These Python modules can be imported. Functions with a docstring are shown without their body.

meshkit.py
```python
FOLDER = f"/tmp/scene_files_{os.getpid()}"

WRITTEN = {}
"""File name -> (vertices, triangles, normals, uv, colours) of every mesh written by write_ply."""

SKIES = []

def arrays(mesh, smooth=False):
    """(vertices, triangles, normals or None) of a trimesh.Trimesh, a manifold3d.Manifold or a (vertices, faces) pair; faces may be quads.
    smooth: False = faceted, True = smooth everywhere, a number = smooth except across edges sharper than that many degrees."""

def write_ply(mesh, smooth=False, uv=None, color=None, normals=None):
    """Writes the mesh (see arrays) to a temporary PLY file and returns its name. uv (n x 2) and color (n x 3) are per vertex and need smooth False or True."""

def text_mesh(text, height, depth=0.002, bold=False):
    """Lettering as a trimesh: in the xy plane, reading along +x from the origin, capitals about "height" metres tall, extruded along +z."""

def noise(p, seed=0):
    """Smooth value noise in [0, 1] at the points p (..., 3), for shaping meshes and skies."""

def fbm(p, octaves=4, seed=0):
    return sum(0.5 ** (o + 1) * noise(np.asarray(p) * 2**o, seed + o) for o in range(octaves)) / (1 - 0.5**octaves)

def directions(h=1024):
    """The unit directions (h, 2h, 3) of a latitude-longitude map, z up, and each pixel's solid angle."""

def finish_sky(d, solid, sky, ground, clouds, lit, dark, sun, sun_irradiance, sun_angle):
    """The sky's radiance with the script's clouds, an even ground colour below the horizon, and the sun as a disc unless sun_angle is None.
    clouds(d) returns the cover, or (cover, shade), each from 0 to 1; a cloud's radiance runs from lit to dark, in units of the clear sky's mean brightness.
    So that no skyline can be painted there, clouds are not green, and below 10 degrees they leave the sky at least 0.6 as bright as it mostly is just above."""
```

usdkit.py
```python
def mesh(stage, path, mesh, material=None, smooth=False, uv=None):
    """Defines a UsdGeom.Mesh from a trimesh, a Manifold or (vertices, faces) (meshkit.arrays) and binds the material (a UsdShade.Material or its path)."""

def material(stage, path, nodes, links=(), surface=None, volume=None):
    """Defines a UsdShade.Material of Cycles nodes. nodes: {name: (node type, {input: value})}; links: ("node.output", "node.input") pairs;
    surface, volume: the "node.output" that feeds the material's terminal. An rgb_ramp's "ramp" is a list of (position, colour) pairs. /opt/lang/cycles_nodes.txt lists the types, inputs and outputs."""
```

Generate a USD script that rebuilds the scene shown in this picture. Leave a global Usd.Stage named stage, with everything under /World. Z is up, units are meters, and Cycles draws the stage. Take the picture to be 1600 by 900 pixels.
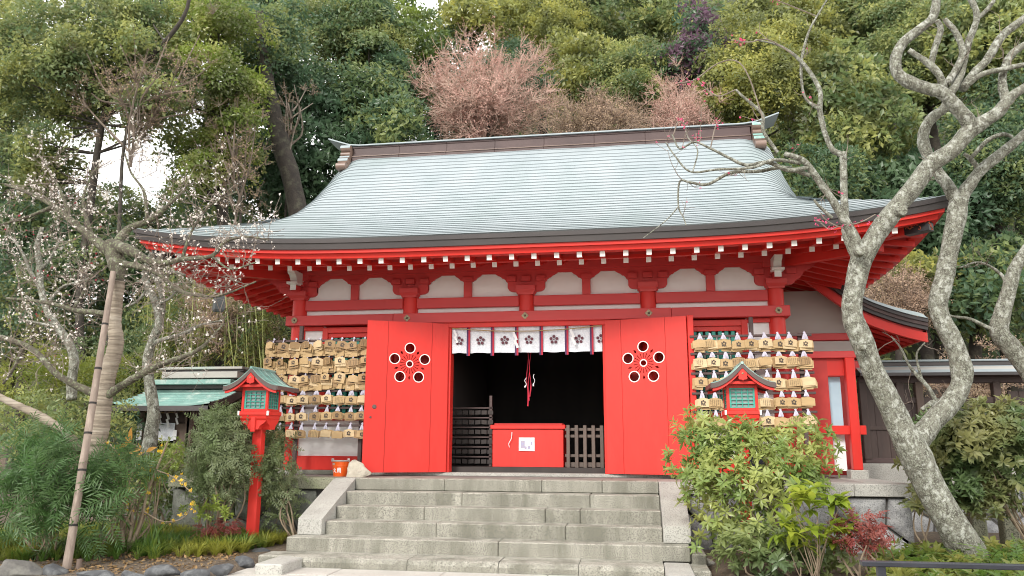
import math, random
import numpy as np
import trimesh
from shapely.geometry import Polygon, Point, box as sbox, LineString
from shapely.ops import unary_union
from shapely import affinity
from scipy.spatial import Delaunay, ConvexHull, Voronoi
import usdkit, meshkit
from pxr import Usd, UsdGeom, UsdLux, UsdShade, Gf, Sdf, Vt

stage = Usd.Stage.CreateInMemory()
UsdGeom.SetStageUpAxis(stage, UsdGeom.Tokens.z)
UsdGeom.SetStageMetersPerUnit(stage, 1.0)
UsdGeom.Xform.Define(stage, '/World')
LK = '/World/Looks'
PI = math.pi

# ---------------------------------------------------------------- camera, sky, sun, exposure
CAM = np.array([1.55, -11.40, 0.475]); YAW, PITCH, ROLL = np.radians([8.854, 11.391, 0.24]); FPX = 1200.6
EXPOSURE = 1.1
SUN_EL, SUN_AZ = math.radians(33), math.radians(200)     # azimuth clockwise from +y: high behind the photographer's left shoulder
SKY_STRENGTH, SUN_INTENSITY, SUN_ANGLE = 0.115, 0.40, 16.0

def _axes():
    f = np.array([-math.sin(YAW) * math.cos(PITCH), math.cos(YAW) * math.cos(PITCH), math.sin(PITCH)])
    r = np.cross(f, [0, 0, 1]); r /= np.linalg.norm(r); u = np.cross(r, f)
    c, s = math.cos(ROLL), math.sin(ROLL)
    return c * r + s * u, -s * r + c * u, f
CR, CU, CF = _axes()
cam = UsdGeom.Camera.Define(stage, '/World/camera')
cam.CreateHorizontalApertureAttr(36.0)
cam.CreateFocalLengthAttr(36.0 * FPX / 1600)
cam.CreateExposureAttr(EXPOSURE)
cam.CreateClippingRangeAttr(Gf.Vec2f(0.1, 2000))
m4 = Gf.Matrix4d(*CR, 0, *CU, 0, *(-CF), 0, *CAM, 1)
UsdGeom.Xformable(cam).AddTransformOp().Set(m4)

sun_dir = np.array([math.sin(SUN_AZ) * math.cos(SUN_EL), math.cos(SUN_AZ) * math.cos(SUN_EL), math.sin(SUN_EL)])
sky_mat = usdkit.material(stage, LK + '/sky_look', {
    'sky': ('sky_texture', {'sky_type': 'single_scattering', 'sun_disc': False, 'sun_elevation': SUN_EL, 'sun_rotation': SUN_AZ}),
    'tc': ('texture_coordinate', {}),
    'n': ('noise_texture', {'scale': 2.2, 'detail': 5.0, 'roughness': 0.55}),
    'r': ('rgb_ramp', {'ramp': [(0.30, (0.80, 0.80, 0.80)), (0.60, (0.98, 0.98, 0.98))]}),
    'mx': ('mix', {'color2': (9.0, 8.9, 8.75)}),
    'bg': ('background_shader', {'strength': SKY_STRENGTH})},
    [('tc.generated', 'n.vector'), ('n.fac', 'r.fac'), ('r.color', 'mx.fac'), ('sky.color', 'mx.color1'), ('mx.color', 'bg.color')], surface='bg.background')
dome = UsdLux.DomeLight.Define(stage, '/World/sky')
dome.CreateIntensityAttr(1.0)
UsdShade.MaterialBindingAPI.Apply(dome.GetPrim()).Bind(sky_mat)
dome.GetPrim().SetCustomDataByKey('kind', 'structure')
sun = UsdLux.DistantLight.Define(stage, '/World/sun')
sun.CreateIntensityAttr(SUN_INTENSITY); sun.CreateAngleAttr(SUN_ANGLE); sun.CreateNormalizeAttr(True)
sun.CreateColorAttr(Gf.Vec3f(1.0, 0.96, 0.90))
_z = sun_dir; _x = np.cross([0, 0, 1], _z); _x /= np.linalg.norm(_x); _y = np.cross(_z, _x)
UsdGeom.Xformable(sun).AddTransformOp().Set(Gf.Matrix4d(*_x, 0, *_y, 0, *_z, 0, 0, 0, 0, 1))

# ---------------------------------------------------------------- helpers: measuring
def ray(px, py): return CF + CR * ((px - 800) / FPX) + CU * ((450 - py) / FPX)
def at(px, py, y):                      # the point of the plane at depth y that was measured at that place of the photograph
    d = ray(px, py); return CAM + d * ((y - CAM[1]) / d[1])
def atz(px, py, z):
    d = ray(px, py); return CAM + d * ((z - CAM[2]) / d[2])
def sm(a, b, x):
    t = np.clip((np.asarray(x, float) - a) / (b - a), 0, 1); return t * t * (3 - 2 * t)

# ---------------------------------------------------------------- helpers: meshes
_corners = np.array([[sx, sy, sz] for sx in (-1, 1) for sy in (-1, 1) for sz in (-1, 1)], float)
_ct = np.repeat(_corners, 3, 0); _cax = np.tile(np.arange(3), 8)
_probe = _ct * np.where(np.arange(3)[None] == _cax[:, None], 1.0, 0.7)
_h = ConvexHull(_probe); _cf = _h.simplices.copy()
for _i, _s in enumerate(_cf):
    _n = np.cross(_probe[_s[1]] - _probe[_s[0]], _probe[_s[2]] - _probe[_s[0]])
    if _n @ _probe[_s].mean(0) < 0: _cf[_i] = _s[::-1]
_bh = ConvexHull(_corners); _bf = _bh.simplices.copy()
for _i, _s in enumerate(_bf):
    _n = np.cross(_corners[_s[1]] - _corners[_s[0]], _corners[_s[2]] - _corners[_s[0]])
    if _n @ _corners[_s].mean(0) < 0: _bf[_i] = _s[::-1]

class MB:
    def __init__(s): s.v = []; s.f = []; s.n = 0
    def add(s, v, f):
        v = np.asarray(v, float); f = np.asarray(f, int)
        if f.shape[1] == 4: f = np.vstack([f[:, [0, 1, 2]], f[:, [0, 2, 3]]])
        s.v.append(v); s.f.append(f + s.n); s.n += len(v); return s
    def obox(s, c, ax, ay, az, hx, hy, hz, b=0.0):
        h = np.array([hx, hy, hz])
        if b > 0:
            b = min(b, 0.45 * h.min())
            L = _ct * (h - b * (np.arange(3)[None] != _cax[:, None])); f = _cf
        else:
            L = _corners * h; f = _bf
        M = np.array([ax, ay, az], float)
        if np.linalg.det(M) < 0: f = f[:, ::-1]
        return s.add(np.asarray(c) + L @ M, f)
    def box(s, x0, x1, y0, y1, z0, z1, b=0.0):
        return s.obox(((x0 + x1) / 2, (y0 + y1) / 2, (z0 + z1) / 2), (1, 0, 0), (0, 1, 0), (0, 0, 1), abs(x1 - x0) / 2, abs(y1 - y0) / 2, abs(z1 - z0) / 2, b)
    def beam(s, p, q, w, h, b=0.0, up=(0, 0, 1)):
        p, q = np.asarray(p, float), np.asarray(q, float); d = q - p; L = np.linalg.norm(d); d /= L
        x = np.cross(d, up); x /= np.linalg.norm(x); z = np.cross(x, d)
        return s.obox((p + q) / 2, d, -x, z, L / 2, w / 2, h / 2, b)
    def tube(s, pts, rad, n=8, caps=True, wob=0.0, seed=0):
        p = np.asarray(pts, float); k = len(p); rad = np.broadcast_to(np.asarray(rad, float), (k,))
        t = np.gradient(p, axis=0); t /= np.linalg.norm(t, axis=1, keepdims=True) + 1e-12
        a = np.cross(t[0], [0, 0, 1.0] if abs(t[0][2]) < .9 else [1.0, 0, 0]); a /= np.linalg.norm(a)
        A = []
        for i in range(k):
            a = a - t[i] * (a @ t[i]); a /= np.linalg.norm(a) + 1e-12; A.append(a)
        A = np.array(A); B = np.cross(t, A); an = np.arange(n) * 2 * PI / n
        ring = np.cos(an)[None, :, None] * A[:, None] + np.sin(an)[None, :, None] * B[:, None]
        R = rad[:, None, None] * np.ones((k, n, 1))
        if wob > 0:
            q = p[:, None] + ring * rad[:, None, None]
            fr = 0.5 / max(rad.mean(), .01)
            R = R * (1 + wob * 2 * (meshkit.fbm(q * fr, 3, seed) - .5))[..., None]
        v = (p[:, None] + ring * R).reshape(-1, 3)
        i, j = np.meshgrid(np.arange(k - 1), np.arange(n), indexing='ij')
        f = np.stack([i * n + j, i * n + (j + 1) % n, (i + 1) * n + (j + 1) % n, (i + 1) * n + j], -1).reshape(-1, 4)
        f = np.vstack([f[:, [0, 1, 2]], f[:, [0, 2, 3]]])
        if caps:
            v = np.vstack([v, p[0], p[-1]]); m = k * n; jj = np.arange(n); j2 = (jj + 1) % n
            f = np.vstack([f, np.stack([j2, jj, np.full(n, m)], 1), np.stack([(k - 1) * n + jj, (k - 1) * n + j2, np.full(n, m + 1)], 1)])
        return s.add(v, f)
    def cyl(s, p, q, r0, r1=None, n=16, caps=True): return s.tube([p, q], [r0, r0 if r1 is None else r1], n, caps)
    def lathe(s, c, prof, n=20):
        prof = np.asarray(prof, float); k = len(prof); an = np.arange(n) * 2 * PI / n
        v = np.stack([prof[:, 0, None] * np.cos(an), prof[:, 0, None] * np.sin(an), np.repeat(prof[:, 1, None], n, 1)], -1).reshape(-1, 3) + np.asarray(c)
        i, j = np.meshgrid(np.arange(k - 1), np.arange(n), indexing='ij')
        return s.add(v, np.stack([i * n + j, i * n + (j + 1) % n, (i + 1) * n + (j + 1) % n, (i + 1) * n + j], -1).reshape(-1, 4))
    def prism(s, poly, o, ax, ay, d):   # polygon in the plane of ax, ay at o, thickness d along ax x ay
        for g in getattr(poly, 'geoms', [poly]):
            if g.is_empty or g.area < 1e-9: continue
            m = trimesh.creation.extrude_polygon(g, d, engine='earcut')
            v = np.array(m.vertices); az = np.cross(ax, ay)
            s.add(np.asarray(o) + v[:, :1] * np.asarray(ax) + v[:, 1:2] * np.asarray(ay) + v[:, 2:] * az, m.faces)
        return s
    def grid(s, P, flip=False):
        P = np.asarray(P, float); a, b = P.shape[:2]
        i, j = np.meshgrid(np.arange(a - 1), np.arange(b - 1), indexing='ij')
        f = np.stack([i * b + j, i * b + j + 1, (i + 1) * b + j + 1, (i + 1) * b + j], -1).reshape(-1, 4)
        return s.add(P.reshape(-1, 3), f[:, ::-1] if flip else f)
    def get(s): return np.vstack(s.v), np.vstack(s.f)

def crom(pts, per=4):
    p = np.asarray(pts, float)
    if len(p) < 3: return np.array([p[0] + (p[-1] - p[0]) * t for t in np.linspace(0, 1, per + 1)])
    e = np.vstack([2 * p[0] - p[1], p, 2 * p[-1] - p[-2]]); out = []
    for i in range(len(p) - 1):
        a, b, c, d = e[i:i + 4]
        for t in np.arange(per) / per:
            out.append(.5 * (2 * b + (c - a) * t + (2 * a - 5 * b + 4 * c - d) * t * t + (3 * b - a - 3 * c + d) * t ** 3))
    return np.array(out + [p[-1]])

def rock(c, size, seed, sub=2, rough=.35, flat=.0):
    m = trimesh.creation.icosphere(sub); v = np.array(m.vertices); rng = np.random.default_rng(seed)
    for _ in range(9):                  # cut facets
        n = rng.normal(size=3); n /= np.linalg.norm(n); d = rng.uniform(.55, .85)
        over = np.maximum(v @ n - d, 0); v = v - over[:, None] * n
    v = v * (1 + rough * (meshkit.fbm(v * 1.7 + seed, 3, seed) - .5))[:, None]
    return np.asarray(c) + v * np.asarray(size), np.array(m.faces)

# ---------------------------------------------------------------- helpers: prims
_names = {}
def numbered(path):
    k = _names.get(path, -1) + 1; _names[path] = k
    return path if k == 0 else f'{path}_{k:03d}'
_loc = {}
def tag(p, label=None, cat=None, group=None, kind=None):
    p = p.GetPrim() if hasattr(p, 'GetPrim') else p
    for k, v in (('label', label), ('category', cat), ('group', group), ('kind', kind)):
        if v: p.SetCustomDataByKey(k, v)
    return p
def thing(name, label, cat, loc=(0, 0, 0), group=None, kind=None):
    path = numbered('/World/' + name); x = UsdGeom.Xform.Define(stage, path)
    x.AddTranslateOp().Set(Gf.Vec3d(*map(float, loc))); _loc[path] = np.asarray(loc, float)
    tag(x, label, cat, group, kind); return path
def part(parent, name, mb, mat, label=None, smooth=False, kind=None):
    path = numbered(parent + '/' + name)
    v, f = mb.get() if isinstance(mb, MB) else mb
    off = _loc.get('/'.join(parent.split('/')[:3]), np.zeros(3))
    m = usdkit.mesh(stage, path, (np.asarray(v) - off, f), mat, smooth)
    tag(m, label, kind=kind); return path
def top(name, mb, mat, label=None, cat=None, group=None, kind=None, smooth=False):
    path = numbered('/World/' + name)
    m = usdkit.mesh(stage, path, mb.get() if isinstance(mb, MB) else mb, mat, smooth)
    tag(m, label, cat, group, kind); return path
def frames(z, rng):                     # random frames whose third axis is z
    z = z / (np.linalg.norm(z, axis=1, keepdims=True) + 1e-9)
    r = rng.normal(size=z.shape); x = np.cross(r, z); x /= np.linalg.norm(x, axis=1, keepdims=True) + 1e-9
    return np.stack([x, np.cross(z, x), z], -1)
TRIS = [0]
def scatter(parent, name, protos, pos, M, scale, rng, label=None):
    """parent's part of many copies of small meshes, joined into one mesh per material."""
    pos = np.asarray(pos, float); n = len(pos); sc = np.broadcast_to(np.asarray(scale, float), (n,)); k = rng.integers(0, len(protos), n); by = {}
    for i, (mb, mat) in enumerate(protos):
        v, f = mb.get() if isinstance(mb, MB) else mb; ix = np.nonzero(k == i)[0]
        if not len(ix): continue
        V = np.einsum('nij,vj->nvi', M[ix] * sc[ix, None, None], v) + pos[ix, None]
        F = f[None] + (np.arange(len(ix)) * len(v))[:, None, None]; by.setdefault(str(mat.GetPath()), (mat, MB()))[1].add(V.reshape(-1, 3), F.reshape(-1, 3))
    for mat, mb in by.values(): TRIS[0] += sum(len(f) for f in mb.f); last = part(parent, name, mb, mat, label, kind='stuff')
    return last
def screen(P):
    d = np.asarray(P) - CAM; z = d @ CF; return 800 + FPX * (d @ CR) / z, 450 - FPX * (d @ CU) / z

# ---------------------------------------------------------------- materials
MT = {}
def pm(name, c1, c2=None, scale=4.0, rough=.55, bump=0.0, bscale=60.0, stretch=(1, 1, 1), detail=5.0, lo=.35, hi=.65, c3=None, scale3=1.0, lo3=.5, hi3=.7,
       spec=.5, metallic=0.0, island=0.0, speck=None, bstretch=None, amount=1.0, upright=None):
    """Two tones by noise, optionally a third tone in larger patches, specks, per-piece tone and fine relief."""
    N = {'g': ('geometry', {}), 'mp': ('mapping', {'scale': stretch}), 'p': ('principled_bsdf', {'roughness': rough, 'specular_ior_level': spec, 'metallic': metallic})}
    L = [('g.position', 'mp.vector')]
    c2 = c2 if c2 is not None else tuple(x * .85 for x in c1)
    N['n'] = ('noise_texture', {'scale': scale, 'detail': detail, 'roughness': .6}); L.append(('mp.vector', 'n.vector'))
    N['r'] = ('rgb_ramp', {'ramp': [(lo, c1), (hi, c2)]}); L.append(('n.fac', 'r.fac')); out = 'r.color'
    if c3 is not None:
        N['n3'] = ('noise_texture', {'scale': scale3, 'detail': 4.0, 'roughness': .65}); L.append(('mp.vector', 'n3.vector'))
        N['r3'] = ('rgb_ramp', {'ramp': [(lo3, (0, 0, 0)), (hi3, (amount,) * 3)]}); L.append(('n3.fac', 'r3.fac'))
        N['m3'] = ('mix', {'color2': c3}); L += [('r3.color', 'm3.fac'), (out, 'm3.color1')]; out = 'm3.color'
    if upright is not None:                # streaky stain plus riser shade, put into the colour of upright faces
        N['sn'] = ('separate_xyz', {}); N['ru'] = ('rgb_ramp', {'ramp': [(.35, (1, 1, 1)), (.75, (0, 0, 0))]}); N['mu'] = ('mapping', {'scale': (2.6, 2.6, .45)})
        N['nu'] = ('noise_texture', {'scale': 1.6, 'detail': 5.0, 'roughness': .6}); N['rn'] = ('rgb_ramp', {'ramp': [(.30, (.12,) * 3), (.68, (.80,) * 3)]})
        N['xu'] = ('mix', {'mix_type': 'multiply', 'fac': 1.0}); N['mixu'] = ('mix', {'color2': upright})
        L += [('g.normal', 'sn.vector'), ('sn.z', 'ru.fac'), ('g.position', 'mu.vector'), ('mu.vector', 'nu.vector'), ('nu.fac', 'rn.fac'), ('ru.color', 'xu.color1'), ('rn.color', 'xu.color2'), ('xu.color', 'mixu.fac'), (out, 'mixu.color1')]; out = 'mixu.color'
    if speck is not None:
        sc, cs, a, b = speck
        N['ns'] = ('noise_texture', {'scale': sc, 'detail': 2.0, 'roughness': .7}); L.append(('g.position', 'ns.vector'))
        N['rs'] = ('rgb_ramp', {'ramp': [(a, (0, 0, 0)), (b, (1, 1, 1))]}); L.append(('ns.fac', 'rs.fac'))
        N['ms'] = ('mix', {'color2': cs}); L += [('rs.color', 'ms.fac'), (out, 'ms.color1')]; out = 'ms.color'
    if island > 0:
        N['ri'] = ('rgb_ramp', {'ramp': [(0, (1 - island,) * 3), (1, (1 + island * .5,) * 3)]}); L.append(('g.random_per_island', 'ri.fac'))
        N['mi'] = ('mix', {'mix_type': 'multiply', 'fac': 1.0}); L += [(out, 'mi.color1'), ('ri.color', 'mi.color2')]; out = 'mi.color'
    L.append((out, 'p.base_color'))
    if bump > 0:
        N['mb'] = ('mapping', {'scale': bstretch or stretch}); L.append(('g.position', 'mb.vector'))
        N['nb'] = ('noise_texture', {'scale': bscale, 'detail': 4.0, 'roughness': .65}); L.append(('mb.vector', 'nb.vector'))
        N['bp'] = ('bump', {'strength': min(bump, 1.0), 'distance': .02}); L += [('nb.fac', 'bp.height'), ('bp.normal', 'p.normal')]
    MT[name] = usdkit.material(stage, f'{LK}/{name}', N, L, surface='p.BSDF'); return MT[name]
def lm(name, cols, rough=.36, trans=.45, nscale=.9, ncol=None, spec=.5):
    """Leaves: every leaf its own tone out of cols, larger patches of ncol, light passing through."""
    N = {'g': ('geometry', {}), 'r': ('rgb_ramp', {'ramp': list(cols)}), 'n': ('noise_texture', {'scale': nscale, 'detail': 3.0}),
         'rn': ('rgb_ramp', {'ramp': [(.42, (0, 0, 0)), (.62, (.75, .75, .75))]}), 'm': ('mix', {'color2': ncol or cols[-1]}),
         'p': ('principled_bsdf', {'roughness': rough, 'specular_ior_level': spec}), 't': ('translucent_bsdf', {}), 'x': ('mix_closure', {'fac': trans})}
    L = [('g.random_per_island', 'r.fac'), ('g.position', 'n.vector'), ('n.fac', 'rn.fac'), ('rn.color', 'm.fac'), ('r.color', 'm.color1'),
         ('m.color', 'p.base_color'), ('m.color', 't.color'), ('p.BSDF', 'x.closure1'), ('t.BSDF', 'x.closure2')]
    MT[name] = usdkit.material(stage, f'{LK}/{name}', N, L, surface='x.closure'); return MT[name]

RED = pm('vermilion', (.70, .037, .027), (.64, .033, .025), 1.6, rough=.42, bump=.10, bscale=22, bstretch=(2.2, 2.2, .12), island=.05, c3=(.56, .048, .036), scale3=1.7, lo3=.48, hi3=.85, amount=.8, stretch=(1.6, 1.6, .5), spec=.32)
REDB = pm('vermilion_beam', (.59, .046, .044), (.52, .040, .038), 2.5, rough=.5, bump=.08, bscale=30, stretch=(.25, 1, 1), c3=(.50, .075, .065), scale3=2.0, lo3=.55, hi3=.8)
REDD = pm('vermilion_dark', (.50, .032, .026), (.42, .028, .024), 3.0, rough=.6, bump=.08, bscale=30)  # darker vermilion for soffits, undersides and back panels
WHITE = pm('white_paint', (.82, .81, .78), (.74, .73, .70), 6, rough=.6)
PLASTER = pm('white_plaster', (.86, .85, .83), (.80, .79, .77), 1.4, rough=.85, bump=.06, bscale=40, c3=(.68, .66, .62), scale3=1.2, lo3=.55, hi3=.9)
COPPER = pm('copper_patina', (.335, .375, .39), (.28, .325, .345), 1.1, rough=.52, stretch=(1, .4, .4), c3=(.27, .325, .32), scale3=.55, lo3=.46, hi3=.72, bump=.03, bscale=14, island=.09, spec=.22)
COPPERG = pm('copper_green', (.26, .44, .39), (.17, .33, .29), 3.0, rough=.5, c3=(.45, .55, .50), scale3=5, lo3=.5, hi3=.7, bump=.05, bscale=30, island=.12)
COPPERL = pm('copper_weathered', (.42, .40, .36), (.34, .33, .30), 3.0, rough=.5, c3=(.25, .40, .36), scale3=2.0, lo3=.55, hi3=.75, stretch=(.3, 1, 1))
COPPERB = pm('copper_brown', (.075, .043, .040), (.056, .033, .031), 1.5, rough=.6, c3=(.10, .062, .057), scale3=.8, island=.06, spec=.5)
COPPERT = pm('copper_tan', (.20, .135, .105), (.15, .10, .08), 4, rough=.4)
FASCIA = pm('dark_fascia', (.070, .060, .058), (.050, .044, .044), 2.0, rough=.55, stretch=(.4, 1, 1), bump=.05, bscale=20, island=.1)
DWOOD = pm('dark_wood', (.075, .050, .042), (.048, .032, .028), 4, rough=.65, stretch=(1, 1, .15), bump=.25, bscale=50)
DWOODH = pm('dark_wood_rail', (.085, .052, .048), (.06, .038, .035), 4, rough=.6, stretch=(.15, 1, 1), bump=.2, bscale=50)
GWOOD = pm('grey_brown_wood', (.16, .115, .09), (.10, .072, .058), 4, rough=.75, stretch=(1, 1, .12), bump=.3, bscale=50)
LWOOD = pm('lattice_wood', (.115, .085, .068), (.075, .055, .045), 5, rough=.6, stretch=(1, 1, .2), bump=.2)
TEAL = pm('teal_paint', (.045, .36, .28), (.035, .28, .22), 6, rough=.45)
PANE = pm('paper_pane', (.26, .30, .29), (.21, .25, .25), 9, rough=.5)
BRASS = pm('aged_brass', (.36, .29, .17), (.18, .14, .09), 40, rough=.45, metallic=.5)
BLACKM = pm('black_metal', (.018, .018, .020), (.028, .028, .03), 20, rough=.35)
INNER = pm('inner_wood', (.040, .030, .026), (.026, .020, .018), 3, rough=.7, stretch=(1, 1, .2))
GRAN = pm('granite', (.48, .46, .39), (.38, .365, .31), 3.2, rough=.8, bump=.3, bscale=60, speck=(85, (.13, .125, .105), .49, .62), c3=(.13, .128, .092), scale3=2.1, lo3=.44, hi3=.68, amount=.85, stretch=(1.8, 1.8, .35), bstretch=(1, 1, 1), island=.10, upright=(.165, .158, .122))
GRANL = pm('granite_pale', (.47, .46, .415), (.385, .375, .34), 3.0, rough=.78, bump=.3, bscale=60, speck=(88, (.20, .195, .18), .50, .64), c3=(.30, .285, .25), scale3=2.0, lo3=.5, hi3=.8, island=.06)
GRANM = pm('granite_mossy', (.33, .32, .23), (.26, .26, .18), 3.2, rough=.85, bump=.25, bscale=90, speck=(60, (.10, .10, .07), .50, .62), c3=(.22, .24, .13), scale3=2.2, island=.1)
ROUGHST = pm('rough_stone', (.36, .36, .355), (.25, .25, .255), 5, rough=.85, bump=.8, bscale=26, c3=(.40, .40, .39), scale3=9, lo3=.5, hi3=.68, speck=(70, (.11, .11, .115), .55, .66), island=.12)
ROUGHSTG = pm('rough_stone_damp', (.20, .205, .17), (.13, .135, .115), 5, rough=.9, bump=.8, bscale=26, c3=(.27, .28, .24), scale3=8, lo3=.5, hi3=.7, speck=(70, (.08, .085, .07), .55, .66), island=.12)
PAVE = pm('paving_stone', (.50, .475, .43), (.42, .40, .36), 4, rough=.8, bump=.12, bscale=80, speck=(70, (.36, .34, .30), .52, .66), island=.06)
FLOOR = pm('platform_paving', (.25, .225, .205), (.20, .18, .165), 2.0, rough=.8, bump=.1, bscale=60, c3=(.31, .29, .26), scale3=1.4)
JOINT = pm('dark_joint', (.10, .096, .088), (.065, .062, .056), 9, rough=.95)
BASALT = pm('basalt', (.085, .088, .092), (.05, .052, .056), 6, rough=.85, bump=.7, bscale=24, c3=(.16, .165, .165), scale3=7, lo3=.52, hi3=.72)
BOULD = pm('boulder_stone', (.145, .135, .12), (.085, .082, .078), 5, rough=.88, bump=.6, bscale=20, c3=(.19, .185, .16), scale3=4, lo3=.5, hi3=.7)
SANDR = pm('sand_rock', (.46, .42, .34), (.35, .31, .25), 8, rough=.85, bump=.6, bscale=30, c3=(.24, .215, .18), scale3=10, lo3=.55, hi3=.7)
SOIL = pm('soil', (.125, .095, .068), (.075, .057, .042), 14, rough=.95, bump=.9, bscale=30, c3=(.22, .165, .10), scale3=30, lo3=.54, hi3=.66)
HILL = pm('hill_earth', (.075, .075, .045), (.045, .050, .030), 1.2, rough=1.0, bump=.9, bscale=3, c3=(.09, .105, .05), scale3=3)
EMAW = [pm(f'plaque_wood_{t}', c, tuple(x * .86 for x in c), 14, rough=.62, stretch=(.25, 1, 1.4), island=.06) for t, c in (('pale', (.67, .50, .285)), ('honey', (.52, .355, .17)), ('brown', (.35, .22, .10)))]
INK = pm('black_ink', (.05, .036, .026), (.09, .065, .045), 20, rough=.7)
CORD = pm('white_cord', (.60, .58, .66), (.50, .48, .58), 60, rough=.85, bump=.2, bscale=200)
ROPE = pm('straw_rope', (.40, .29, .14), (.30, .21, .10), 80, rough=.9)
PAPER = pm('white_paper', (.80, .80, .80), (.75, .75, .76), 10, rough=.8)
CLOTH = pm('white_brocade', (.74, .76, .80), (.64, .67, .72), 45, rough=.7, lo=.46, hi=.54, detail=1.0)
PURPLE = pm('purple_band', (.09, .035, .115), (.06, .02, .08), 30, rough=.7)
CREST = pm('crest_print', (.13, .040, .055), (.10, .03, .045), 30, rough=.75)
CRIM = pm('crimson_cloth', (.50, .022, .05), (.42, .018, .04), 30, rough=.75)
BUCK = pm('orange_bucket', (.78, .115, .012), (.70, .095, .010), 5, rough=.32)
TAG = pm('grey_tag', (.42, .40, .38), (.36, .35, .33), 20, rough=.6)
BLUE = pm('pale_blue_board', (.42, .58, .68), (.48, .64, .73), 3, rough=.35)
NAVY = pm('navy_cloth', (.012, .013, .022), (.018, .02, .03), 8, rough=.85)
GREYW = pm('grey_board', (.46, .43, .395), (.40, .37, .34), 3, rough=.8, stretch=(.2, 1, 1), bump=.1)
BARKL = pm('lichen_bark', (.075, .069, .053), (.18, .175, .14), 14, rough=.92, bump=1.0, bscale=40, lo=.38, hi=.64, c3=(.44, .45, .40), scale3=17, lo3=.52, hi3=.62, amount=.8, speck=(60, (.25, .26, .205), .51, .60), stretch=(1, 1, .8), bstretch=(1, 1, .45))
BARKM = pm('mossy_bark', (.065, .055, .040), (.11, .098, .070), 12, rough=.92, bump=1.0, bscale=34, c3=(.30, .30, .24), scale3=11, lo3=.58, hi3=.70, speck=(28, (.17, .19, .11), .52, .62), stretch=(1, 1, .8), bstretch=(1, 1, .45))
BARKD = pm('dark_bark', (.055, .045, .036), (.032, .027, .023), 7, rough=.95, bump=.8, bscale=22, c3=(.09, .085, .06), scale3=5)
TWIG = pm('grey_twig', (.15, .115, .09), (.24, .20, .165), 6, rough=.9, lo=.4, hi=.6)
TWIGR = pm('pink_twig', (.47, .34, .275), (.38, .275, .22), 3, rough=.9, c3=(.52, .33, .28), scale3=2.0, lo3=.5, hi3=.62)
TWIGT = pm('tan_twig', (.30, .215, .16), (.22, .16, .12), 3, rough=.9)
TWIGG = pm('grey_brown_twig', (.20, .155, .12), (.14, .11, .085), 3, rough=.9)
JUTE = pm('jute_wrap', (.36, .305, .235), (.19, .155, .118), 9, rough=.95, bump=.6, bscale=60, stretch=(.30, .30, 5.0), lo=.36, hi=.66, c3=(.42, .37, .30), scale3=4, lo3=.52, hi3=.7)
POLEW = pm('prop_pole', (.27, .215, .175), (.19, .145, .118), 8, rough=.85, stretch=(1.5, 1.5, .15), bump=.35, bscale=40, c3=(.36, .29, .24), scale3=9)
STRAP = pm('dark_tie', (.03, .026, .024), (.02, .018, .017), 30, rough=.9)
STEM = pm('shrub_stem', (.20, .15, .10), (.28, .22, .155), 10, rough=.9)
RAIL = pm('rail_paint', (.018, .020, .027), (.028, .030, .038), 7, rough=.35, bump=.05)
G3 = lambda a, b, c: [(0, a), (.5, b), (1, c)]
L_OLIVE = lm('olive_leaves', G3((0.150, 0.176, 0.070), (0.305, 0.324, 0.106), (0.525, 0.505, 0.161)), ncol=(0.421, 0.438, 0.132))
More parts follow.
